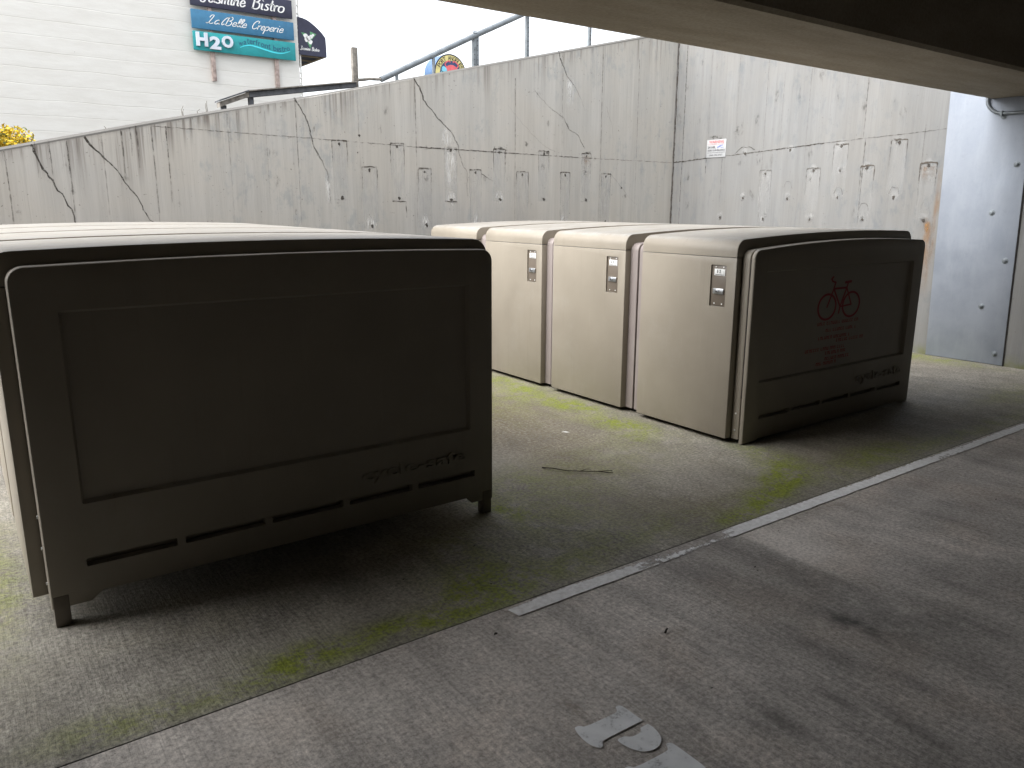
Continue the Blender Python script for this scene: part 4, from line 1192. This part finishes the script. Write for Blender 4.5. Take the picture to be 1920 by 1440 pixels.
# awning on the right side of the building
ae = empty('awning', (7.84, YB, 5)); tag(ae, 'dark navy quarter round awning with white flower emblem on the building corner', 'awning')
arc = [(7.852, 6.024), (7.96, 6.012), (8.064, 5.985), (8.17, 5.935), (8.275, 5.866), (8.365, 5.80), (8.444, 5.731), (8.51, 5.66), (8.549, 5.606), (8.558, 5.38), (8.559, 5.151)]
Y1 = YB + 3.2
bm = bmesh.new(); extr(bm, [(7.834, 5.150)] + [(7.834, 6.028)] + arc, 'y', YB + .002, YB + .014); part('side_panel', bm, M['navy'], ae)
bm = bmesh.new()
for a, b_ in zip(arc, arc[1:]):
    bm.faces.new([bm.verts.new(p) for p in ((a[0], YB + .016, a[1]), (b_[0], YB + .016, b_[1]), (b_[0], Y1, b_[1]), (a[0], Y1, a[1]))])
part('canopy', bm, M['navy'], ae)
bm = bmesh.new()
tube(bm, [(8.53, YB + .03, 5.165), (8.53, Y1, 5.165)], .02, 8)
for q in range(5):
    y = YB + .35 + q * .62; tube(bm, [(7.84, y, 5.19), (8.53, y, 5.19)], .02, 8)
tube(bm, [(7.84, YB + .05, 5.2), (8.5, Y1 - .2, 5.2)], .018, 8)
part('frame', bm, simple('awning frame', (.35, .28, .18), .7), ae)
def tri(bm, pts, off=.002): bm.faces.new([bm.verts.new((p[0], YB - off, p[1])) for p in pts])
bm = bmesh.new()
tri(bm, [(7.905, 5.676), (8.05, 5.66), (8.02, 5.52)]); tri(bm, [(8.31, 5.672), (8.14, 5.72), (8.15, 5.50)]); tri(bm, [(8.06, 5.46), (8.19, 5.47), (8.13, 5.32)])
part('leaf', bm, simple('emblem green', (.10, .30, .14), .6), ae, smooth=False)
bm = bmesh.new()
for cx, cz, r_ in [(8.02, 5.60, .055), (8.10, 5.55, .06), (8.17, 5.60, .045), (8.04, 5.51, .05), (8.14, 5.47, .055), (8.22, 5.64, .03)]:
    bm.faces.new([bm.verts.new((cx + r_ * math.cos(t) * (1 + .2 * math.sin(3 * t)), YB - .004, cz + r_ * math.sin(t))) for t in [2 * math.pi * i / 12 for i in range(12)]])
part('flower', bm, M['white'], ae, smooth=False)
part('lettering', script('Jasmine Bistro', 7.875, 8.36, 5.268, .042, lambda u, v: (u, YB - .003, v), .25, .014), M['white'], ae, smooth=False)

# round crab shop sign further along
ke = empty('round_sign', (9.8, 16, 3)); tag(ke, 'round topped blue shop sign with a pink crab and yellow lettered ring behind the railing', 'sign')
cx, cz, rad = 9.80, 4.385, .418
bm = bmesh.new()
N = 40
disc(bm, (cx, 16.0, cz), (0, 1, 0), rad, .45, N); part('drum', bm, simple('blue drum', (.11, .19, .34), .45, 0, .1), ke)
def annulus(bm, r0, r1, off, a0=0, a1=2 * math.pi, n=40):
    for i in range(n):
        a = a0 + (a1 - a0) * i / n; b_ = a0 + (a1 - a0) * (i + 1) / n
        bm.faces.new([bm.verts.new((cx + r_ * math.cos(t), 16.0 - off, cz + r_ * math.sin(t))) for r_, t in ((r1, a), (r1, b_), (r0, b_), (r0, a))])
bm = bmesh.new(); annulus(bm, rad * .93, rad * 1.0, .004); part('rim', bm, M['ink'], ke, smooth=False)
bm = bmesh.new(); annulus(bm, rad * .66, rad * .93, .004); part('ring', bm, simple('yellow ring', (.62, .55, .22), .5), ke, smooth=False)
bm = bmesh.new(); annulus(bm, .0001, rad * .66, .004); part('sea', bm, simple('dark blue field', (.03, .06, .15), .5), ke, smooth=False)
bm = bmesh.new(); word = 'PORT ANGELES'
for i, c in enumerate(word):
    if c == ' ': continue
    a = R(152 - i * 11.3)
    t = fit_text(c, -.035, .035, -.045, .045, lambda u, v, w: (cx + math.cos(a) * (rad * .79 + v) + math.sin(a) * u, 16.0 - .007, cz + math.sin(a) * (rad * .79 + v) - math.cos(a) * u), bold=.01)
    merge(bm, t)
part('lettering', bm, M['ink'], ke, smooth=False)
bm = bmesh.new()
def ell(bm, ax, az, rx, rz, off, n=18, rot=0):
    bm.faces.new([bm.verts.new((cx + ax + rx * math.cos(t) * math.cos(rot) - rz * math.sin(t) * math.sin(rot), 16.0 - off, cz + az + rx * math.cos(t) * math.sin(rot) + rz * math.sin(t) * math.cos(rot))) for t in [2 * math.pi * i / n for i in range(n)]])
ell(bm, .03, .02, .19, .17, .008)
for sx_ in (-1, 1):
    for i in range(3): ell(bm, .03 + sx_ * (.14 + .03 * i), -.05 - .04 * i, .10, .016, .008, 10, sx_ * -.5)
    pts = smooth_curve([(.03 + sx_ * .13, .12), (.03 + sx_ * .17, .20), (.03 + sx_ * .08, .265), (.03 + sx_ * .03, .24)])
    for a, b_ in zip(pts, pts[1:]):
        dx, dz = b_[0] - a[0], b_[1] - a[1]; l = math.hypot(dx, dz) or 1; nx, nz = -dz / l * .014, dx / l * .014
        bm.faces.new([bm.verts.new((cx + p[0], 16.0 - .0085, cz + p[1])) for p in ((a[0] + nx, a[1] + nz), (b_[0] + nx, b_[1] + nz), (b_[0] - nx, b_[1] - nz), (a[0] - nx, a[1] - nz))])
part('crab', bm, simple('pink red crab', (.70, .13, .15), .5), ke, smooth=False)
bm = bmesh.new(); ell(bm, -.16, .05, .07, .10, .0088, 12, .4); ell(bm, -.22, -.02, .05, .06, .0088, 12); part('splash', bm, simple('light blue splash', (.20, .55, .70), .5), ke, smooth=False)
bm = bmesh.new(); disc(bm, (9.55, 16.0, 4.27), (0, -1, 0), .08, .02, 16); part('badge', bm, M['white'], ke)
bm = bmesh.new(); box(bm, 9.75, 9.85, 16.4, 16.5, 3.1, 3.97); part('post', bm, M['pipe'], ke)

# yellow flowering shrub at the left edge, beyond the wall
shr = empty('shrub', (.5, 9.8, 1.3)); tag(shr, 'yellow flowering shrub behind the low end of the concrete wall', 'shrub')
bm = bmesh.new()
def crown(bm, n, c, rad3, sz, seed):
    rr = random.Random(seed)
    for i in range(n):
        while True:
            p = Vector((rr.uniform(-1, 1), rr.uniform(-1, 1), rr.uniform(-1, 1)))
            if .25 < p.length < 1: break
        lump = 1 + .18 * noise.noise(p * 3.1 + Vector((seed, 0, 0)))
        q = Vector((c[0] + p.x * rad3[0] * lump, c[1] + p.y * rad3[1] * lump, c[2] + p.z * rad3[2] * lump))
        d1 = Vector((rr.uniform(-1, 1), rr.uniform(-1, 1), rr.uniform(-.3, 1))).normalized(); d2 = d1.orthogonal().normalized()
        s = sz * rr.uniform(.6, 1.4)
        vv = [bm.verts.new(q + d1 * s), bm.verts.new(q + d2 * s * .45), bm.verts.new(q - d1 * s * .6), bm.verts.new(q - d2 * s * .45)]
        f = bm.faces.new(vv); f.material_index = 0 if rr.random() < .78 else 1
crown(bm, 22000, (.36, 9.6, 1.80), (.66, .5, .52), .026, 3)
crown(bm, 4500, (-.35, 9.7, 1.8), (.55, .5, .55), .022, 5)
part('crown', bm, [simple('yellow blossom', (.66, .46, .012), .7, 0, .35, 6), simple('olive leaf', (.13, .15, .03), .7, 0, .3, 6)], shr, smooth=False)
bm = bmesh.new()
for i in range(7):
    a = rnd.uniform(0, 6.28); tube(bm, [(.15, 9.9, 1.05), (.15 + .2 * math.cos(a), 9.9 + .2 * math.sin(a), 1.4), (.15 + .45 * math.cos(a), 9.9 + .4 * math.sin(a), 1.8)], .02, 6, 0, .006)
part('stem', bm, M['timber'], shr)

# dry weeds poking over the wall top
we2 = empty('dry_weed', (1.9, 7.9, 2.2)); tag(we2, 'few dry weed stalks sticking up behind the wall top', 'weed')
bm = bmesh.new()
for x, h in [(1.95, .10), (1.96, .07), (2.09, .05), (2.17, .09), (2.18, .11), (1.30, .03)]:
    z = topA(x) - .05; tube(bm, [(x, 7.92, z), (x - .01, 7.92, z + h * .6 + .05), (x + rnd.uniform(-.03, .02), 7.92, z + h + .05)], .004, 5, 0, .002)
part('stalks', bm, simple('dry stalk', (.22, .20, .17), .9), we2)

# ------------------------------------------------------------------ litter on the floor
bm = bmesh.new()
tw = [(2.672, 3.394, .004), (2.70, 3.33, .012), (2.745, 3.262, .008), (2.80, 3.205, .010), (2.872, 3.145, .012), (2.93, 3.12, .010), (2.965, 3.113, .007)]
tube(bm, tw, .0038, 6, 0, .0022)
tube(bm, [(2.872, 3.145, .012), (2.92, 3.10, .008), (2.945, 3.082, .006)], .003, 6, 0, .0015)
tube(bm, [(2.80, 3.205, .010), (2.84, 3.20, .016), (2.87, 3.19, .012)], .0025, 6, 0, .0012)
tag(obj('twig', bm, simple('dark twig bark', (.035, .025, .018), .8)), 'long thin dark forked twig lying between the two rows of lockers', 'twig')
bm = bmesh.new()
P0 = [(-.030, -.010), (-.012, -.014), (.004, -.009), (.020, -.012), (.034, -.004), (.022, .008), (.006, .012), (-.010, .007), (-.026, .009)]
vv = [bm.verts.new((3.233 + x * .5 + y * .5, 3.86 - x * .8 + y * .5, .008 + .006 * rnd.random())) for x, y in P0]
c = bm.verts.new((3.233, 3.86, .018))
for i in range(len(vv)): bm.faces.new((c, vv[i], vv[(i + 1) % len(vv)]))
tag(obj('paper_scrap', bm, M['white'], smooth=False), 'tiny crumpled white paper scrap on the mossy slab near the locker doors', 'paper scrap')
bits = [(1.935, 1.723, .030, .5, 'short dark stick on the garage floor above the stencilled P'),
        (1.87, 2.99, .016, 1.2, None), (1.76, 2.72, .015, .3, None), (1.78, 2.50, .010, .8, None), (1.62, 2.38, .012, .5, None), (1.42, 2.06, .018, .4, None),
        (3.02, 2.03, .012, 1.0, None), (2.62, 1.86, .012, .2, None), (2.60, 1.83, .009, 2.2, None), (1.80, 1.40, .013, 1.7, None), (2.30, 1.24, .010, .7, None), (4.3, 1.62, .012, 0, None), (6.9, 2.9, .02, 0, None), (2.95, 3.35, .012, 2, None), (2.2, 3.0, .010, 1, None), (1.35, 2.62, .01, 1, None)]
dm = simple('dark leaf litter', (.03, .022, .016), .9)
for i, (x, y, l, a, lab) in enumerate(bits):
    bm = bmesh.new()
    if lab:
        tube(bm, [(x - l * .5 * math.cos(a), y - l * .5 * math.sin(a), .006), (x, y, .010), (x + l * .5 * math.cos(a), y + l * .5 * math.sin(a), .006)], .0045, 6, 0, .003)
        tag(obj('stick', bm, dm), lab, 'stick')
    else:
        rr = random.Random(i)
        pts = [(x + math.cos(t) * l * rr.uniform(.3, .6), y + math.sin(t) * l * rr.uniform(.2, .4), .004 + rr.random() * .006) for t in [0, 1.1, 2.2, 3.3, 4.4, 5.4]]
        vv = [bm.verts.new(p) for p in pts]; c = bm.verts.new((x, y, .009))
        for k in range(6): bm.faces.new((c, vv[k], vv[(k + 1) % 6]))
        tag(obj('leaf_bit', bm, dm, smooth=False), 'tiny dark crumb of leaf litter scattered on the floor', 'leaf litter', 'crumbs of leaf litter on the floor')
